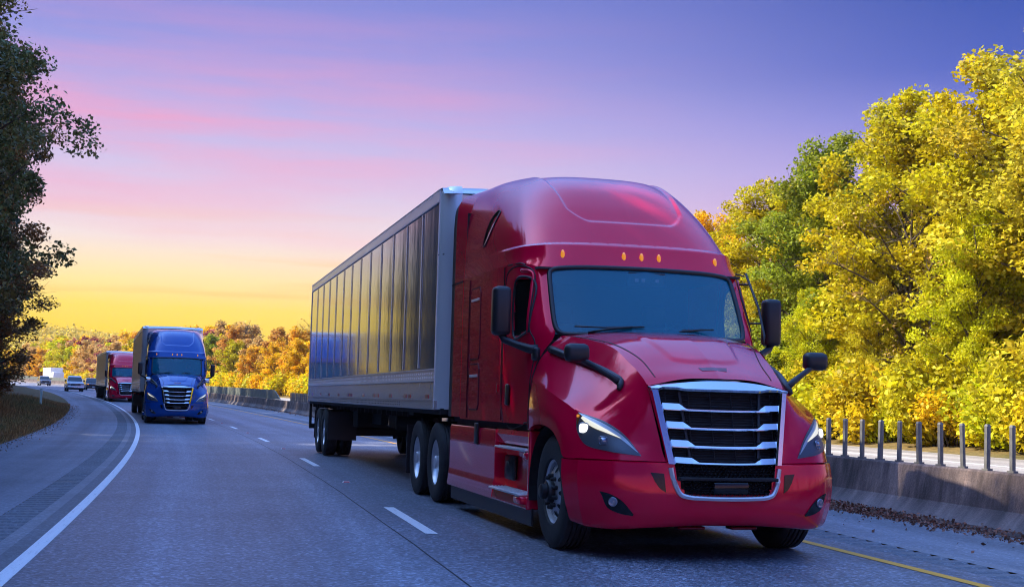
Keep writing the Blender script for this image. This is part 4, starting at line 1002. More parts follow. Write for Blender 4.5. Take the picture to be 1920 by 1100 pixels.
def build_car(kind, body):
    T = empty(kind)
    if kind == 'pickup_truck': L, W, H, zb, hood, belt, r, xf, xr = 5.9, 2.04, 1.95, .42, 1.20, 1.22, .42, .98, 4.75
    else: L, W, H, zb, hood, belt, r, xf, xr = 4.9, 1.96, 1.74, .34, 1.06, 1.12, .37, .95, 3.85
    front = [(1.75, belt), (1.45, hood), (.35, hood-.06), (.05, hood-.22)]
    back = belt if kind != 'pickup_truck' else 1.28
    q = MB(); taper_prism(q, arch_profile(front, L, zb, hood, back, r+.06, xf, xr), W, W*.95, zb+.5, .05); b = q.build('body', body, T, True, 40)
    if kind == 'pickup_truck': cab = [(1.55, belt-.02), (2.30, H-.06), (2.5, H), (3.75, H-.01), (3.95, belt-.02)]; ws = (1.62, 2.27); xe = 3.85
    else: cab = [(1.45, belt-.02), (2.20, H-.06), (2.45, H), (4.2, H-.04), (4.75, belt-.02)]; ws = (1.52, 2.17); xe = 4.5
    q = MB(); taper_prism(q, cab, W*.94, W*.74, belt, .05); c = q.build('cabin', body, T, True, 40)
    q = MB(); z0, z1 = belt+.04, H-.14; y0, y1 = W*.44, W*.37
    f = lambda z: ws[0]+(ws[1]-ws[0])*(z-belt)/(H-.06-belt)-.045
    V = [(f(z0), -y0, z0), (f(z0), y0, z0), (f(z1), y1, z1), (f(z1), -y1, z1)]; V += [(v[0]+.05, v[1], v[2]-.03) for v in V]
    q.add(V, [(0, 1, 2, 3), (4, 7, 6, 5), (0, 4, 5, 1), (1, 5, 6, 2), (2, 6, 7, 3), (3, 7, 4, 0)]); q.build('windshield', M['cabglass'], c)
    for s in (1, -1):
        yy = lambda z: (W*.47-(W*.10)*(z-belt)/(H-belt)+.004)*s
        for (a, b_) in ((ws[0]+.35, 2.85), (2.92, xe-.35)):
            V = [(a, yy(z0), z0), (b_, yy(z0), z0), (b_-.03, yy(z1), z1), (max(a, ws[1]+.15), yy(z1), z1)]; V += [(v[0], v[1]-.02*s, v[2]) for v in V]
            q = MB(); q.add(V, [(0, 1, 2, 3), (4, 7, 6, 5), (0, 4, 5, 1), (1, 5, 6, 2), (2, 6, 7, 3), (3, 7, 4, 0)]); q.build('side_window', M['cabglass'], c)
        q = MB(); q.box((-.02, W*.30*s, hood-.32), (.16, W*.475*s, hood-.14), .03); q.build('headlight', M['lampglass'], T, True)
        q = MB(); q.box((1.75, W*.49*s, belt+.02), (1.90, W*.60*s, belt+.22), .03); q.build('mirror', M['black'], T, True)
        for x in (xf, xr): car_wheel(T, x, (W/2-.14)*s, r, s)
    g = hood-.14
    q = MB(); q.box((-.03, -W*.29, g-.36), (.1, W*.29, g), .03); q.build('grille', M['gloss'], T, True)
    q = MB(); [q.box((-.05, -W*.30, z), (.0, W*.30, z+.035), .01) for z in ((g-.05, g-.2, g-.36) if kind == 'pickup_truck' else (g-.04,))]; q.build('grille_bar', M['chrome'], T, True)
    q = MB(); q.box((-.08, -W*.48, zb+.02), (.25, W*.48, zb+.24), .06); q.build('bumper', M['chrome'] if kind == 'pickup_truck' else body, T, True)
    q = MB(); q.box((-.085, -.16, zb+.07), (-.075, .16, zb+.2)); q.build('number_plate', M['white'], T)
    q = MB(); q.box((.3, -W*.4, .25), (L-.2, W*.4, .55)); q.build('underbody', M['dark'], T)
    return T
def build_boxtruck():
    T = empty('box_truck')
    q = MB(); q.box((-8.2, -1.27, 1.05), (0, 1.27, 3.95), .03); q.build('cargo_box', M['white'], T)
    for s in (1, -1): q = MB(); q.box((.0, .03*s, 1.2), (.04, 1.2*s, 3.85), .01); q.build('rear_door', M['white'], T); q = MB(); q.box((.04, .09*s, 1.2), (.07, .13*s, 3.85)); q.build('lock_rod', M['alu'], T)
    q = MB(); q.box((-.02, -1.27, 3.86), (.05, 1.27, 3.97)); q.box((-.02, -1.27, .98), (.06, 1.27, 1.16)); q.build('rear_frame', M['alu'], T)
    q = MB(); q.box((-10.3, -1.15, .5), (-8.35, 1.15, 2.7), .15); q.build('cab', M['white'], T, True); q = MB(); q.box((-9.5, -.5, .5), (-.2, .5, 1.05)); q.box((-.1, -1.1, .5), (0, 1.1, .62)); q.build('chassis', M['dark'], T)
    for s in (1, -1):
        for x in (-2.3, -9.3): wheel(T, x, 1.08*s, .512, x < -8, s)
        q = MB(); q.box((.0, 1.0*s, .68), (.04, 1.2*s, .85)); q.build('tail_light', M['redlens'], T)
    return T
# ------------------------------------------------------------------ terrain
def soil(name, a, b_, c_, sc=1.0):
    m, t, b = principled(name, a, .95, 0, 0, .2); co = t.node('ShaderNodeTexCoord').outputs['Object']
    n = t.noise(co, .5*sc, 5, .6); f = t.noise(co, 9*sc, 5, .7); x = t.ramp(n, [(.3, a), (.5, b_), (.7, c_)]); t.l.new(t.mix(1.0, x, t.ramp(f, [(.3, (.5,)*3), (.7, (1.5,)*3)]), 'MULTIPLY'), b.inputs['Base Color'])
    bump(t, b, f, .8, .06); return m
SOIL_L = soil('verge_soil', (.19, .14, .06), (.24, .14, .07), (.13, .13, .05))
SOIL_R = soil('woodland_floor', (.12, .085, .03), (.16, .11, .04), (.10, .09, .03), .4)
def verge_z(s, o, far):
    """height of the left verge above the road"""
    near = np.interp(o, [6.3, 6.9, 8.2, 9.6, 11, 14, 20, 40, 160], [-.03, .05, .28, .7, 1.7, 3.2, 4.8, 7, 9])
    lowf = np.interp(o, [6.3, 6.9, 8.5, 12, 20, 40, 160], [-.03, .05, .30, .75, 1.4, 3, 5])
    return near*(1-far)+lowf*far
def hash2(x, y): return (math.sin(x*12.9898+y*78.233)*43758.5453) % 1
def vn(x, y):
    i, j = math.floor(x), math.floor(y); u, v = x-i, y-j; u = u*u*(3-2*u); v = v*v*(3-2*v)
    return (hash2(i, j)*(1-u)+hash2(i+1, j)*u)*(1-v)+(hash2(i, j+1)*(1-u)+hash2(i+1, j+1)*u)*v
def vz(s, o):
    far = min(1, max(0, (s-50)/14)); far = far*far*(3-2*far)
    return float(verge_z(s, o, far))+(vn(s*.45, o*.7)-.5)*.35*min(1, max(0, (o-7)/2))
def build_terrain():
    def sheet(name, offs, zf, mat, s0=-58, s1=398, st=2.0):
        S = np.arange(s0, s1+.1, st); V = []; n = len(offs)
        for s in S:
            for o in offs: V.append(at(s, o, zf(s, o)))
        F = [(i*n+j, i*n+j+1, (i+1)*n+j+1, (i+1)*n+j) for i in range(len(S)-1) for j in range(n-1)]
        x = mk(name, V, F, mat, None, True); x['kind'] = 'structure'; return x
    sheet('verge', [6.3, 6.7, 7.2, 7.8, 8.5, 9.2, 10, 11, 12.5, 14, 17, 20, 26, 40, 70, 110], vz, SOIL_L)
    sheet('terrain', [-19.1, -19.6, -20.5, -22, -25, -30, -40, -60, -100], lambda s, o: float(np.interp(-o, [19.1, 19.6, 22, 25, 40, 100], [FAR_DZ-.04, FAR_DZ+.02, .35, .8, 2.0, 4.0]))+(vn(s*.3, o*.3)-.5)*.3*(o < -20), SOIL_R)
    S2 = 980; x = mk('ground', [(-S2, -S2, -1.2), (S2, -S2, -1.2), (S2, S2, -1.2), (-S2, S2, -1.2)], [(0, 1, 2, 3)], SOIL_R); x['kind'] = 'structure'
    # far ridge across the bend
    V = []; F = []; n = 12; A = np.linspace(-.62, .20, 60)
    for i, a in enumerate(A):
        for k in range(n):
            f = k/(n-1); d = 420+460*f; V.append((d*math.sin(a), d*math.cos(a), ridge(a, f)))
    F = [(i*n+j, i*n+j+1, (i+1)*n+j+1, (i+1)*n+j) for i in range(59) for j in range(n-1)]
    x = mk('hill', V, F, SOIL_R, None, True); x['kind'] = 'structure'
def ridge(a, f):
    top = np.interp(a, [-.62, -.40, -.33, -.26, -.2, -.1, .2], [46, 44, 40, 33, 27, 22, 15]); return -1.5+top*(f**.8)*(1+.10*(vn(a*30, f*3)-.5))

# ------------------------------------------------------------------ leaves and wood
def leafmat(name, second, rough=.55, trans=.35, var=.45):
    m = bpy.data.materials.new(name); m.use_nodes = True; t = NT(m.node_tree); t.n.clear()
    oi = t.node('ShaderNodeObjectInfo').outputs['Color']; at_ = t.node('ShaderNodeAttribute', attribute_name='leaf_tint'); sp = t.node('ShaderNodeSeparateColor', i_0=at_.outputs['Color']).outputs
    alt = t.mix(1.0, oi, (*second, 1), 'MULTIPLY'); c = t.mix(t.math('MULTIPLY', sp[0], .85), oi, alt)
    v = t.math('MULTIPLY_ADD', sp[1], var*2, 1-var); c = t.mix(1.0, c, t.node('ShaderNodeCombineXYZ', i_0=v, i_1=v, i_2=v).outputs[0], 'MULTIPLY')
    p = t.node('ShaderNodeBsdfPrincipled', i_Base_Color=c, i_Roughness=rough, i_Specular_IOR_Level=.25); tr = t.node('ShaderNodeBsdfTranslucent', i_Color=c)
    t.node('ShaderNodeOutputMaterial', i_0=t.node('ShaderNodeMixShader', i_0=trans, i_1=p.outputs[0], i_2=tr.outputs[0]).outputs[0]); return m
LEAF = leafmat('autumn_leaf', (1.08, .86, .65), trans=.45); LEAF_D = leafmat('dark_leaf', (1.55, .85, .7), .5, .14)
def bark():
    m, t, b = principled('bark', (.09, .07, .055), .95, 0, 0, .2); co = t.node('ShaderNodeTexCoord').outputs['Object']; n = t.noise(t.mapping(co, (5, 5, .9)), 3, 5, .65)
    t.l.new(t.ramp(n, [(.3, (.045, .036, .03)), (.7, (.16, .125, .10))]), b.inputs['Base Color']); bump(t, b, n, .8, .04); return m
BARK = bark()

def leaf_mesh(name, C, size, rng, tint, up=.35, mat=None, spread=None):
    """kite-shaped leaves at centres C, with a tint per leaf"""
    n = len(C); d = rng.normal(size=(n, 3)); d[:, 2] *= .6; d /= np.linalg.norm(d, axis=1)[:, None]+1e-9
    nn = rng.normal(size=(n, 3)); nn[:, 2] = np.abs(nn[:, 2])+up; w = np.cross(d, nn); w /= np.linalg.norm(w, axis=1)[:, None]+1e-9; u = np.cross(w, d)
    s = size*rng.uniform(.6, 1.35, n)[:, None]
    V = np.empty((n, 4, 3)); V[:, 0] = C-d*s*.5; V[:, 1] = C+w*s*.36-d*s*.05+u*s*.08; V[:, 2] = C+d*s*.55; V[:, 3] = C-w*s*.36-d*s*.05+u*s*.08
    me = bpy.data.meshes.new(name); me.vertices.add(n*4); me.vertices.foreach_set('co', V.reshape(-1).astype(np.float32))
    me.loops.add(n*4); me.loops.foreach_set('vertex_index', np.arange(n*4, dtype=np.int32)); me.polygons.add(n); me.polygons.foreach_set('loop_start', np.arange(0, n*4, 4, dtype=np.int32))
    try: me.polygons.foreach_set('loop_total', np.full(n, 4, np.int32))
    except Exception: pass
    ca = me.color_attributes.new('leaf_tint', 'FLOAT_COLOR', 'POINT'); T = np.ones((n, 4, 4), np.float32); T[:, :, :3] = tint[:, None, :]; ca.data.foreach_set('color', T.reshape(-1))
    me.update(); me.validate()
    if mat: me.materials.append(mat)
    return me

def grow(seed, h, r, base=.18, limbs=26, cl=6, lpc=110, leaf=.17, mat=None, top=.55, bare=False, csz=(.42, .75), lean=0.0, droop=0.0):
    """(wood mesh, crown mesh) of one tree: trunk, bent limbs, twigs, and leaf clumps strung along the limbs"""
    rng = np.random.default_rng(seed); wood = MB(); ph = rng.uniform(0, 6.28)
    zs = np.linspace(0, h*.93, 9); tr = np.stack([lean*zs/h+.018*h*np.sin(zs/h*4+ph)*zs/h, .018*h*np.cos(zs/h*3.3+ph)*zs/h, zs-.4*(zs == 0)], 1)
    rad = np.linspace(.026*h**.9, .012, 9); rad[0] *= 1.35; wood.tube(tr, rad, 9)
    C = []; TI = []
    for i in range(limbs):
        f = base+(.97-base)*((i+.5)/limbs); a = i*2.399+rng.uniform(-.4, .4); z0 = h*max(.08, f-.16-.08*rng.random()); g = (f-base)/(1-base)
        env = r*min(1.0, .55+1.3*g if g < .35 else 1.0)*(1-max(0, (g-top)/(1-top))**1.9*.93)*rng.uniform(.72, 1.08)
        p0 = np.array([np.interp(z0, zs, tr[:, k]) for k in range(3)]); p2 = np.array([p0[0]+env*math.cos(a), p0[1]+env*math.sin(a), h*f*(1-droop)+rng.uniform(-.03, .03)*h]); p1 = (p0+p2)/2+np.array([0, 0, .10*env])+rng.normal(0, .06*env, 3)
        path = crm([p0, p1, p2], 5); wood.tube(path, np.linspace(.010*h*(1-.5*f), .012, len(path)), 5, caps=False)
        nt = 7 if bare else 2
        for q in range(nt):
            b0 = path[int(rng.uniform(3, len(path)-1))]; dr = rng.normal(size=3); dr[2] = abs(dr[2])*.8; dr = dr/np.linalg.norm(dr)*env*rng.uniform(.25, .5); pp = [b0, b0+dr*.5+rng.normal(0, .05, 3)*env, b0+dr]; wood.tube(pp, [.016, .011, .006], 4, caps=False)
            if bare:
                for q2 in range(4):
                    b1 = b0+dr*rng.uniform(.3, 1); d2 = rng.normal(size=3); d2[2] = abs(d2[2]); d2 = d2/np.linalg.norm(d2)*env*rng.uniform(.12, .25); wood.tube([b1, b1+d2], [.009, .004], 3, caps=False)
        for q in range(cl):
            t = 1-.68*(q/max(1, cl-1))**1.1 if cl > 1 else 1; k = t*(len(path)-1); k0 = int(min(k, len(path)-2)); c = path[k0]+(path[k0+1]-path[k0])*(k-k0)+rng.normal(0, .13*env, 3)*[1, 1, .7]
            sz = rng.uniform(*csz)*(.75+.1*r); n = int(lpc*rng.uniform(.5, 1.4)); P = rng.normal(size=(n, 3)); P /= np.linalg.norm(P, axis=1)[:, None]; P *= (rng.random(n)**.45)[:, None]*np.array([sz, sz, sz*.62]); P[:, 2] -= .25*(P[:, 0]**2+P[:, 1]**2)/sz
            C.append(c+P); cv = rng.random(); cb = rng.normal(.5, .16); tt = np.stack([np.clip(cv**1.6+rng.normal(0, .18, n), 0, 1), np.clip(cb+rng.normal(0, .22, n), 0, 1), rng.random(n)], 1); TI.append(tt)
    me = bpy.data.meshes.new('trunk'); me.from_pydata([tuple(map(float, v)) for v in wood.V], [], wood.F); me.shade_smooth(); me.materials.append(BARK)
    cm = leaf_mesh('crown', np.concatenate(C), leaf, rng, np.concatenate(TI), mat=mat or LEAF); return me, cm

def mound(seed, r, h, n, leaf, mat=None):
    """(stems, foliage) of a bush"""
    rng = np.random.default_rng(seed); C = []; TI = []; wood = MB()
    for i in range(16):
        a = rng.uniform(0, 6.28); rr = r*math.sqrt(rng.random())*.8; z = h*(.25+.6*rng.random())*(1-.5*(rr/r)**2); c = np.array([rr*math.cos(a), rr*math.sin(a), z]); wood.tube([(c[0]*.3, c[1]*.3, -.2), tuple(c*[.7, .7, .6]), tuple(c)], [.03, .02, .008], 4, caps=False)
        k = n//16; P = rng.normal(size=(k, 3)); P /= np.linalg.norm(P, axis=1)[:, None]; s = r*rng.uniform(.35, .55); P *= (rng.random(k)**.4)[:, None]*np.array([s, s, min(s, h*.42)]); q = c+P; q[:, 2] = np.abs(q[:, 2])
        C.append(q); cv = rng.random(); TI.append(np.stack([np.clip(cv**1.7+rng.normal(0, .15, k), 0, 1), np.clip(rng.normal(.5, .15)+rng.normal(0, .22, k), 0, 1), rng.random(k)], 1))
    me = bpy.data.meshes.new('stems'); me.from_pydata([tuple(map(float, v)) for v in wood.V], [], wood.F); me.materials.append(BARK)
    return me, leaf_mesh('foliage', np.concatenate(C), leaf, rng, np.concatenate(TI), mat=mat or LEAF)

def plant(name, meshes, parts, loc, rz, sc, color, label, cat, group=None):
    r = empty(name, loc, rz); r.scale = sc if isinstance(sc, tuple) else (sc, sc, sc); tag(r, label, cat, group)
    for me, nm in zip(meshes, parts):
        o = link(nm, me, None, r); o.color = (*color, 1)
    return r

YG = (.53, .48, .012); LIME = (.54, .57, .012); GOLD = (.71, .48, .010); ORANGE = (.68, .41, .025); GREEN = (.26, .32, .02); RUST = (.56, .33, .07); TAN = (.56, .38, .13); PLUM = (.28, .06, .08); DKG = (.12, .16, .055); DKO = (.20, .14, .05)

def build_woods():
    rnd = random.Random(11)
    near = [grow(21+i, 13, 3.7, .06, 46, 8, 185, .155, top=.52, csz=(.48, .82)) for i in range(4)]
    bare = grow(40, 12, 3.4, .3, 26, 1, 12, .16, bare=True)
    def tz(s, o): return float(np.interp(-o, [19.1, 19.6, 22, 25, 40, 100], [FAR_DZ-.04, FAR_DZ+.02, .35, .8, 2.0, 4.0]))
    # the wood across the far carriageway: (s, offset, height, width, kind, colour, label)
    wood = [(15, -25, 14.4, 1.1, 0, (.58, .50, .05), 'tan and yellow tree standing nearest the camera, its crown cut by the frame'), (20.5, -24.5, 14.2, 1.15, 1, (.56, .50, .03), 'tall golden tree with dusty pink tips near the picture edge'),
            (26, -25.5, 13.9, 1.1, 2, YG, 'tallest yellow green tree with a broad uneven top'), (31, -24.5, 13.6, 1.05, 3, YG, 'olive yellow tree with orange tipped crown beside the bare grey tree'), (24, -22.6, 8.0, .85, 1, LIME, 'bright lime tree below the bare branches, in front of taller trees'),
            (36.5, -24.5, 12.7, 1.05, 0, GREEN, 'dark green tree with golden tips at the stepped end of the wood'), (42, -25, 11.6, 1.1, 1, YG, 'rounded yellow green tree left of the dark green one'), (47.5, -24.5, 11.0, 1.05, 2, GOLD, 'golden orange tree just beyond the truck mirror'),
            (53, -25, 11.0, 1.05, 3, ORANGE, 'orange tree at the low end of the wood beside the red cab'), (64, -25, 14.4, .9, 2, GOLD, 'yellow tree whose tip peeks over the red cab roof'), (58.5, -26, 11.4, 1.1, 0, GOLD, 'gold tree mostly hidden behind the red cab'),
            (34, -22.4, 6.2, .8, 3, LIME, 'small lime tree behind the glare posts next to the hood mirror'), (45, -22.3, 4.6, .7, 2, ORANGE, 'small orange red tree close beside the far mirror of the truck'), (18.5, -22.5, 7.0, .85, 2, YG, 'low spreading yellow tree at the near end of the hedge'), (29.2, -22.4, 6.0, .8, 0, (.55, .50, .02), 'small yellow tree under the olive yellow one'), (39.5, -22.4, 6.6, .8, 1, YG, 'mid height olive tree in front of the dark green one')]
    for s in range(4):
        o = -31.5-rnd.random()*2; wood.append((18+9*s, o, 13.2-1.0*s, 1.1, (s+2) % 4, (GOLD, YG, TAN, GREEN)[s], ('golden', 'olive', 'tan', 'green')[s]+' tree in the second row, showing through gaps in the wood'))
    for s, o, h, w, k, c, lab in wood:
        plant('autumn_tree', near[k], ('trunk', 'crown'), at(s, o, tz(s, o)-.2), rnd.uniform(0, 6.28), (h/13*w*.98, h/13*w*.98, h/13), c, lab, 'tree', 'autumn trees across the far carriageway')
    for s, o, h, lab in ((28.6, -23.3, 9.6, 'bare pinkish grey tree with tangled twigs in front of the yellow trees'), (53.5, -27.5, 11.3, 'nearly leafless reddish tree above the low end of the wood')):
        plant('bare_tree', bare, ('trunk', 'crown'), at(s, o, tz(s, o)-.2), rnd.uniform(0, 6), (h/12, h/12, h/12), TAN if s < 30 else RUST, lab, 'tree')
    bushes = [mound(60+i, 1.5, 2.4, 5600, .16) for i in range(3)]
    bl = ['lime green bush', 'golden bush', 'yellow green bush']
    nth = 'first second third fourth fifth sixth seventh eighth ninth tenth eleventh'.split()
    for i, s in enumerate(np.arange(16.5, 66, 1.55)):
        k = i % 3; sc = rnd.uniform(.8, 1.25); o = -20.9-rnd.random()*.5
        plant('roadside_bush', bushes[k], ('stems', 'foliage'), at(s, o, tz(s, o)-.1), rnd.uniform(0, 6.28), (sc, sc, sc*rnd.uniform(.8, 1.25)), (LIME, (.64, .52, .015), YG)[k], nth[i//3]+' '+bl[k]+', counted from the near end of the hedge', 'bush', ('lime green', 'golden', 'yellow green')[k]+' bushes along the far verge')
    # trees along the bend between the blue truck and the trailer
    mid = [grow(80+i, 9.5, 2.9, .08, 24, 6, 80, .27, top=.5, csz=(.45, .85)) for i in range(4)]; midbare = grow(90, 11, 2.8, .35, 20, 1, 8, .25, bare=True)
    mids = [(141, -24, 8.4, GOLD, 'bright golden tree right behind the trailer end'), (147, -22.5, 7.4, GOLD, 'deep yellow rounded tree beside the trailer end'), (154, -24, 9.0, ORANGE, 'orange topped tree below the bare twigs near the trailer'), (161, -22.5, 7.2, GOLD, 'amber tree with dark hollow in its crown'),
            (168, -24.5, 9.2, RUST, 'rust coloured tree with a narrow pointed top'), (175, -22.5, 7.2, ORANGE, 'low orange brown tree between two taller ones'), (182, -24.5, 8.5, TAN, 'tan tree left of the pointed rust tree'), (190, -23, 8.2, YG, 'yellow green tree behind the glare screen'),
            (198, -25, 10.4, RUST, 'tall reddish tree with a flat top'), (206, -23, 9.6, GREEN, 'green and gold tree next to the mirror of the blue truck'), (215, -24, 9.4, YG, 'olive tree partly hidden by the blue truck'), (132, -24, 8.2, ORANGE, 'orange tree hidden for the most part by the trailer')]
    for i, (s, o, h, c, lab) in enumerate(mids): plant('autumn_tree', mid[i % 4], ('trunk', 'crown'), at(s, o, tz(s, o)-.3), rnd.uniform(0, 6), (h/9.5*1.1, h/9.5*1.1, h/9.5), c, lab, 'tree', 'autumn trees along the bend')
    for i, (s, o, h) in enumerate(((146, -26, 11.8), (152, -27, 11.4), (159, -27, 10.6), (201, -27, 11.6))): plant('bare_tree', midbare, ('trunk', 'crown'), at(s, o, tz(s, o)-.3), rnd.uniform(0, 6), (h/11, h/11, h/11), TAN, ('thin bare tree standing against the sky beside the trailer', 'pale leafless tree second from the trailer end', 'bare twiggy tree over the amber tree', 'fine leafless crown above the reddish flat topped tree')[i], 'tree')
    fb = [mound(100+i, 1.9, 2.6, 1100, .33) for i in range(2)]
    for i, s in enumerate(np.arange(78, 330, 2.9)):
        k = i % 2; o = -20.8-rnd.random(); plant('hedge_bush', fb[k], ('stems', 'foliage'), at(s, o, tz(s, o)-.1), rnd.uniform(0, 6), rnd.uniform(.8, 1.25), (YG, GOLD)[k], ('yellow green', 'golden')[k]+' bush in the distant hedge behind the barrier', 'bush', ('yellow green', 'golden')[k]+' bushes of the distant hedge')
    # tree line on the far side of the bend
    farm = [grow(110+i, 10, 3.2, .08, 18, 5, 60, .40, top=.5, csz=(.6, 1.1)) for i in range(3)]
    kinds = [(YG, 'yellow green'), (GOLD, 'golden'), (ORANGE, 'orange'), (TAN, 'tan'), (PLUM, 'dark red'), (LIME, 'lime green')]
    for row in range(3):
        for i, s in enumerate(np.arange(222+row*2, 392, 5.2)):
            o = -22.5-row*5-rnd.random()*2; k = rnd.choice([0, 0, 1, 1, 2, 3, 3, 5, 5, 4] if row < 2 else [1, 2, 3, 3, 4, 0]); h = rnd.uniform(7.5, 10.5)+row*1.1; c, cn = kinds[k]
            plant('distant_tree', farm[rnd.randrange(3)], ('trunk', 'crown'), at(s, o, tz(s, o)-.3), rnd.uniform(0, 6), (h/10*1.15, h/10*1.15, h/10), c, cn+' tree in the distant tree line beyond the bend', 'tree', cn+' trees in the distant tree line')
    # the wood on the ridge: too far to tell the trees apart
    rng = np.random.default_rng(5); n = 5200; a = rng.uniform(-.60, .18, n); f = rng.random(n)**.8; C = []; TI = []
    for i in range(n):
        d = 420+460*f[i]; hh = rng.uniform(2, 4); k = 18; P = rng.normal(size=(k, 3))*[2.2, 2.2, 1.5]; P[:, 2] = np.abs(P[:, 2])+hh*.4; C.append(np.array([d*math.sin(a[i]), d*math.cos(a[i]), ridge(a[i], f[i])])+P); cv = rng.random(); TI.append(np.stack([np.clip(cv+rng.normal(0, .1, k), 0, 1), np.clip(rng.normal(.5, .15)+rng.normal(0, .15, k), 0, 1), rng.random(k)], 1))
    o = link('far_wood', leaf_mesh('far_wood', np.concatenate(C), 1.7, rng, np.concatenate(TI), mat=LEAF)); o.color = (.55, .44, .05, 1); tag(o, 'far wooded hillside in yellow and orange beyond the bend', 'wood', kind='stuff')

    # ---- the wooded bank on the left, which shades the road
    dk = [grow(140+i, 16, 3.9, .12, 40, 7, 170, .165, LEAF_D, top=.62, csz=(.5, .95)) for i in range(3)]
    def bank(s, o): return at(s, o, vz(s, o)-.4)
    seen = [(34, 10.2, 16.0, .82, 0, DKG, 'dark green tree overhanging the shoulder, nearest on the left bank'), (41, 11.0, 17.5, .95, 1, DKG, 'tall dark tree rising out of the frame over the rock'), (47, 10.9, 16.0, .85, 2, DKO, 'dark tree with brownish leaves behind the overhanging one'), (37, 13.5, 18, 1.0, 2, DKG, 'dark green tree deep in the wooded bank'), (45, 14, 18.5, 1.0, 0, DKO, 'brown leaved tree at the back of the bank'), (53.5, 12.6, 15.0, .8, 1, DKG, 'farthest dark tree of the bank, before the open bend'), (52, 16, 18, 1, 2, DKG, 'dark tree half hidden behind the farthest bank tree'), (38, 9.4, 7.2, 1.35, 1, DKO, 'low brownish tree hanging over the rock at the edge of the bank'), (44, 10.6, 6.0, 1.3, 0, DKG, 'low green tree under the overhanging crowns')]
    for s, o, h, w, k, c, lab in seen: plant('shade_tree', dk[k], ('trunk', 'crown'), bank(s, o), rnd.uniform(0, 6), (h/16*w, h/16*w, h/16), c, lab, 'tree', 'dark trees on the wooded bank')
    for row, (o0, st) in enumerate(((10.8, 5.0), (15.5, 5.6), (21, 6.0))):
        for s in np.arange(-17+row*2.2, 27 if row < 2 else 60, st):
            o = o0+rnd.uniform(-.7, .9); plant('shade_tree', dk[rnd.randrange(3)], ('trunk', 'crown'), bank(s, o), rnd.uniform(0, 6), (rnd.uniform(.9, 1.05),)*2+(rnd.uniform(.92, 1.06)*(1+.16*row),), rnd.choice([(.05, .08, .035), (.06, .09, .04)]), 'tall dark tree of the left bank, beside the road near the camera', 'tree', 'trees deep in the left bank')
    us = [mound(190+i, 2.6, 3.8, 2600, .22, LEAF_D) for i in range(2)]  # unseen thickets, added to keep low glow out of the truck's side reflections
    for i, s in enumerate(np.arange(-18, 90, 3.0)):
        o = 13.6
        while s > 20 and at(s, o)[0]/at(s, o)[1] > -.40 and o < 40: o += .5
        plant('glow_block_bush', us[i % 2], ('stems', 'foliage'), bank(s, o), i, (1.0, 1.15, rnd.uniform(.9, 1.25)), (.06, .085, .03), 'unseen dark green thicket added to block the glow between the left bank trees', 'bush', 'unseen thickets added among the bank trees')
    for i, s in enumerate(np.arange(44, 176, 3.4)):  # taller unseen row, added to darken what the cab side reflects
        o = 15.0
        while at(s, o)[0]/at(s, o)[1] > -.44 and o < 45: o += .5
        plant('glow_block_bush', us[i % 2], ('stems', 'foliage'), bank(s, o+3.5*(i % 2)), i, (1.5, 1.5, rnd.uniform(1.9, 2.5)), (.05, .075, .03), 'unseen dark green thicket added to block the glow between the left bank trees', 'bush', 'unseen thickets added among the bank trees')
    for row in range(4):
        for s in np.arange(54+row*2, 235, 4.8):
            p = at(s, 0); o = 14.0
            while True:
                q = at(s, o)
                if q[0]/q[1] < -.425 or o > 40: break
                o += .5
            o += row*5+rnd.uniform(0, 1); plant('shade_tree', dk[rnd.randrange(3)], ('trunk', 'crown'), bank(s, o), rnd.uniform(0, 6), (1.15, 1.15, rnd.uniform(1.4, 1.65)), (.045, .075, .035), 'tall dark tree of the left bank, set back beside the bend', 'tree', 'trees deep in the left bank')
    tw = grow(171, 5.2, 2.2, .35, 12, 2, 9, .15, LEAF_D, bare=True); plant('sapling', tw, ('trunk', 'crown'), bank(44.5, 10.4), 1.0, (1.0, 1.0, 1.25), DKO, 'thin twiggy sapling with few leaves leaning out from the bank', 'tree')
    # rock outcrop and shrubs at the foot of the bank
    def rock(name, loc, r, sc, seed, label):
        bm = bmesh.new(); bmesh.ops.create_icosphere(bm, subdivisions=4, radius=1)
        for v in bm.verts:
            c = v.co.copy(); d = .0
            for k, a in ((1.3, .30), (2.9, .16), (6.1, .07)): d += a*(vn(c.x*k+seed*3.1+c.z*k*.7, c.y*k-seed+c.z*k*1.3)-.5)*2
            s_ = round((c.z*3+seed*.3+vn(c.x*2, c.y*2))*2)/6; v.co = c*(1+d); v.co.x *= 1+.06*math.sin(s_*17)
            v.co = Vector((v.co.x*r*sc[0], v.co.y*r*sc[1], v.co.z*r*sc[2]))
        me = bpy.data.meshes.new(name); bm.to_mesh(me); bm.free(); me.shade_smooth(); me.set_sharp_from_angle(angle=R(28)); o = link(name, me, ROCK); o.location = loc; tag(o, label, 'rock', 'rocks of the bank'); return o
    m, t, b = principled('bank_rock', (.12, .105, .10), .92, 0, 0, .2); co = t.node('ShaderNodeTexCoord').outputs['Object']; n = t.noise(co, 2.2, 6, .65); t.l.new(t.ramp(n, [(.3, (.045, .038, .036)), (.5, (.13, .11, .10)), (.72, (.22, .185, .165))]), b.inputs['Base Color']); bump(t, b, n, .9, .08); ROCK = m
    for s, o, r, sc, lab in ((38.5, 11.9, 1.5, (.9, 1.3, 1.25), 'rough brown rock outcrop under the overhanging trees'), (35.2, 12.3, 1.2, (1.0, 1.1, .95), 'dark rounded boulder at the very edge of the picture'), (43.5, 12.6, 1.5, (1, 1.4, 1.1), 'lower rock step behind the outcrop'), (31, 11.6, 1.3, (1, 1.3, .9), 'boulder hidden under the near bank foliage')): rock('bank_rock', at(s, o, vz(s, o)+.35), r, sc, s, lab)
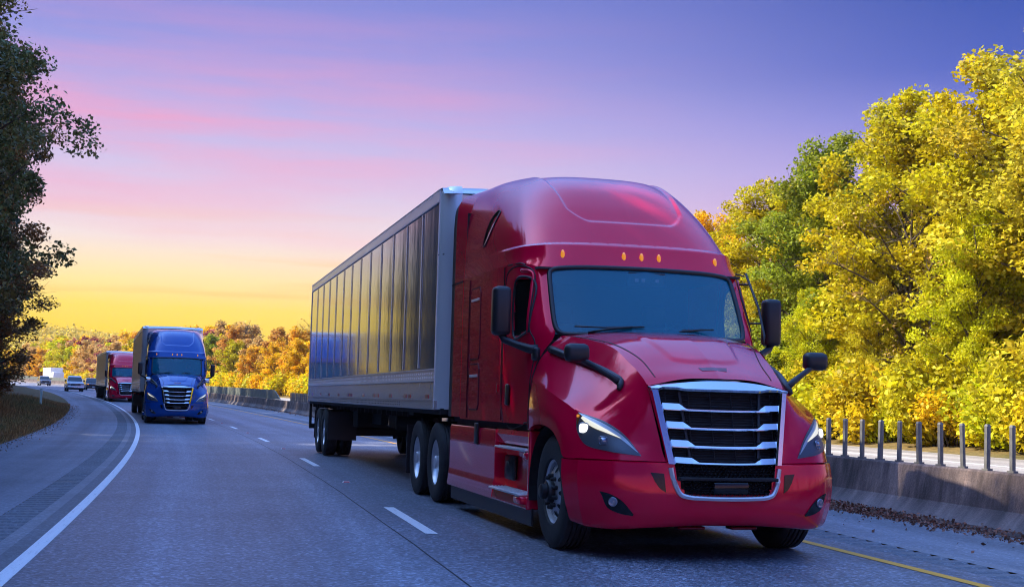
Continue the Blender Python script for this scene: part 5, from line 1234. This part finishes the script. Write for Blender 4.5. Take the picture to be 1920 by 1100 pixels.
    sb = [mound(180+i, .9, 1.0, 900, .13, LEAF_D) for i in range(2)]
    for i, (s, o, c) in enumerate(((26, 9.6, DKO), (29, 9.3, RUST), (32, 9.7, DKO), (35, 9.6, RUST), (38, 10.0, DKG), (41.5, 9.9, DKO), (45, 10.3, DKG), (48.5, 10.6, RUST), (52, 10.4, DKG), (33.5, 10.6, DKG), (40, 11.0, DKG), (47, 11.6, DKG))):
        c2 = tuple(x*.55 for x in c) if c is RUST else c; plant('verge_shrub', sb[i % 2], ('stems', 'foliage'), at(s, o, vz(s, o)-.1), i, rnd.uniform(.8, 1.3), c2, ('dark green', 'brown', 'rust coloured')[0 if c is DKG else 1 if c is DKO else 2]+' shrub at the foot of the rocky bank', 'bush', ('dark green', 'brown', 'rust')[0 if c is DKG else 1 if c is DKO else 2]+' shrubs on the verge')
    # grass, weeds and litter
    rng = np.random.default_rng(9); n = 30000; V = np.empty((n, 4, 3)); T = np.empty((n, 3))
    for i in range(n):
        s = rng.uniform(12, 75); o = 6.55+abs(rng.normal(0, 1.7)); p = at(s, o, vz(s, o)-.02); hgt = rng.uniform(.06, .20)*(1+.9*min(1, max(0, (o-7.2)/2))); a = rng.uniform(0, 6.28); w = .014+.008*rng.random(); d = np.array([math.cos(a), math.sin(a), 0]); l = rng.normal(0, .35, 2)*hgt
        V[i, 0] = p-d*w; V[i, 1] = p+d*w; V[i, 2] = p+d*w*.3+[l[0], l[1], hgt]; V[i, 3] = p-d*w*.3+[l[0]*1.1, l[1]*1.1, hgt*1.05]; T[i] = (min(1, max(0, vn(s*.35, o*1.1)*1.5-.25+rng.normal(0, .2)+(.35 if o < 7.1 else 0))), rng.random(), 0)
    me = bpy.data.meshes.new('verge_grass'); me.from_pydata([tuple(v) for v in V.reshape(-1, 3).tolist()], [], [(4*i, 4*i+1, 4*i+2, 4*i+3) for i in range(n)]); ca = me.color_attributes.new('leaf_tint', 'FLOAT_COLOR', 'POINT'); TT = np.ones((n, 4, 4), np.float32); TT[:, :, :3] = T[:, None, :]; ca.data.foreach_set('color', TT.reshape(-1)); me.materials.append(leafmat('weed_blade', (1.5, .92, .9), .7, .2)); o = link('verge_grass', me); o.color = (.24, .19, .07, 1); tag(o, 'rough grass and rusty weeds covering the verge', 'grass', kind='stuff')
    n = 9500; C = []
    for i in range(n):
        s = rng.choice([rng.uniform(-2, 13), rng.uniform(13, 90), rng.normal(4.5, 1.8)], p=[.3, .3, .4]); o = -6.28+abs(rng.normal(0, .15 if rng.random() < .93 else .5)); z = .015+.09*rng.random()*max(0, 1-(o+6.28)/.22); C.append(at(s, o, z))
    C = np.array(C); TI = np.stack([rng.random(n), rng.random(n), rng.random(n)], 1); o = link('leaf_litter', leaf_mesh('leaf_litter', C, .042, rng, TI, mat=LEAF_D)); o.color = (.17, .10, .07, 1); tag(o, 'dry brown leaves blown against the foot of the barrier', 'leaves', kind='stuff')
    C = []; n = 2600
    for i in range(n): s = rng.uniform(8, 75); o = 6.45+rng.normal(0, .22); C.append(at(s, o, .02+.02*rng.random()))
    TI = np.stack([rng.random(n)]*3, 1); o = link('leaf_litter', leaf_mesh('leaf_litter', np.array(C), .036, rng, TI, mat=LEAF_D)); o.color = (.22, .16, .11, 1); tag(o, 'dry leaves and grit along the shoulder edge', 'leaves', kind='stuff')

def build_haze():
    q = MB(); q.box((-1000, -1000, -2.3), (1000, 1000, 62)); o = q.build('haze', None); m = bpy.data.materials.new('haze_air'); m.use_nodes = True; t = NT(m.node_tree); t.n.clear()
    v = t.node('ShaderNodeVolumePrincipled', i_Color=(1.0, .93, .80, 1), i_Density=HAZE, i_Anisotropy=0.0); out = t.node('ShaderNodeOutputMaterial'); t.l.new(v.outputs[0], out.inputs['Volume']); o.data.materials.append(m); tag(o, 'thin warm haze over the far woods', 'haze', kind='stuff')
HAZE = .00013
# ------------------------------------------------------------------ assemble
build_terrain()
build_road()
build_barrier()
build_delineator()
truck = build_tractor(); trailer = build_trailer()
def place(o, xy, z, yaw, pitch=0):
    o.location = (xy[0], xy[1], z); o.rotation_euler = (0, -pitch, math.pi/2+yaw)
TXY = (1.568806, 12.323027); TYAW = .2522605
place(truck, TXY, .015, TYAW); place(trailer, TXY, .015, TYAW, .0015)
G1, G2 = 'semi trucks on the highway', 'box trailers behind the semi trucks'
tag(truck, 'glossy red semi truck with chrome grille and lit headlights, nearest of all', 'semi truck', G1)
tag(trailer, 'long dark shiny box trailer behind the nearest red semi truck', 'trailer', G2)
swap_b = {'red_paint': M['blue'], 'mirror_arm': M['black'], 'hood_mirror': M['chrome'], 'low_beam_bulb': M['lampglass']}
def road_pose(s, o): p = at(s, o); return (p[0], p[1]), p[2]
blue = copy_tree(truck, swap=swap_b); p, z = road_pose(42.4, 2.0); place(blue, p, z, heading(48)-.015, .004); tag(blue, 'bright blue semi truck with chrome grille bars in the shaded lane', 'semi truck', G1)
bt = copy_tree(trailer, swap={'trailer_sheet': M['skin_brown']}); place(bt, p, z+.06, heading(52)-.0, .004); tag(bt, 'brownish box trailer standing higher than the blue semi truck ahead of it', 'trailer', G2)
red2 = copy_tree(truck); p, z = road_pose(95.5, 2.15); place(red2, p, z, heading(99), .007); tag(red2, 'distant red semi truck half hidden by the blue one', 'semi truck', G1)
rt = copy_tree(trailer, swap={'trailer_sheet': M['skin_brown']}); place(rt, p, z, heading(103), .007); tag(rt, 'dull brown trailer of the distant red semi truck', 'trailer', G2)
pk = build_car('pickup_truck', carpaint('silver_paint', (.50, .50, .53), .7)); p, z = road_pose(159, 2.8); place(pk, p, z, heading(155), .01); tag(pk, 'silver pickup truck following the distant red semi truck', 'pickup truck')
sv = build_car('parked_car', carpaint('grey_paint', (.16, .16, .18), .7)); sv.name = 'grey_suv'; p, z = road_pose(237, -.5); place(sv, p, z, heading(228), .01); tag(sv, 'grey car farthest back in the lane beside the barrier', 'car')
dc = build_car('dark_car', carpaint('navy_paint', (.012, .014, .03), .4)); p, z = road_pose(184, -1.7); place(dc, p, z, heading(190), .01); tag(dc, 'dark car with a glowing lamp, half hidden by the pickup', 'car')
q = MB(); q.box((-.03, .60, .78), (.02, .86, .92), .02); q.build('lit_lamp', M['amber'], dc)
bx = build_boxtruck(); p, z = road_pose(300, -11.5); place(bx, p, z+.1, heading(302), 0); bx.scale = (1, 1, .82); tag(bx, 'white box truck driving away on the far carriageway', 'box truck')
build_woods()
build_haze()
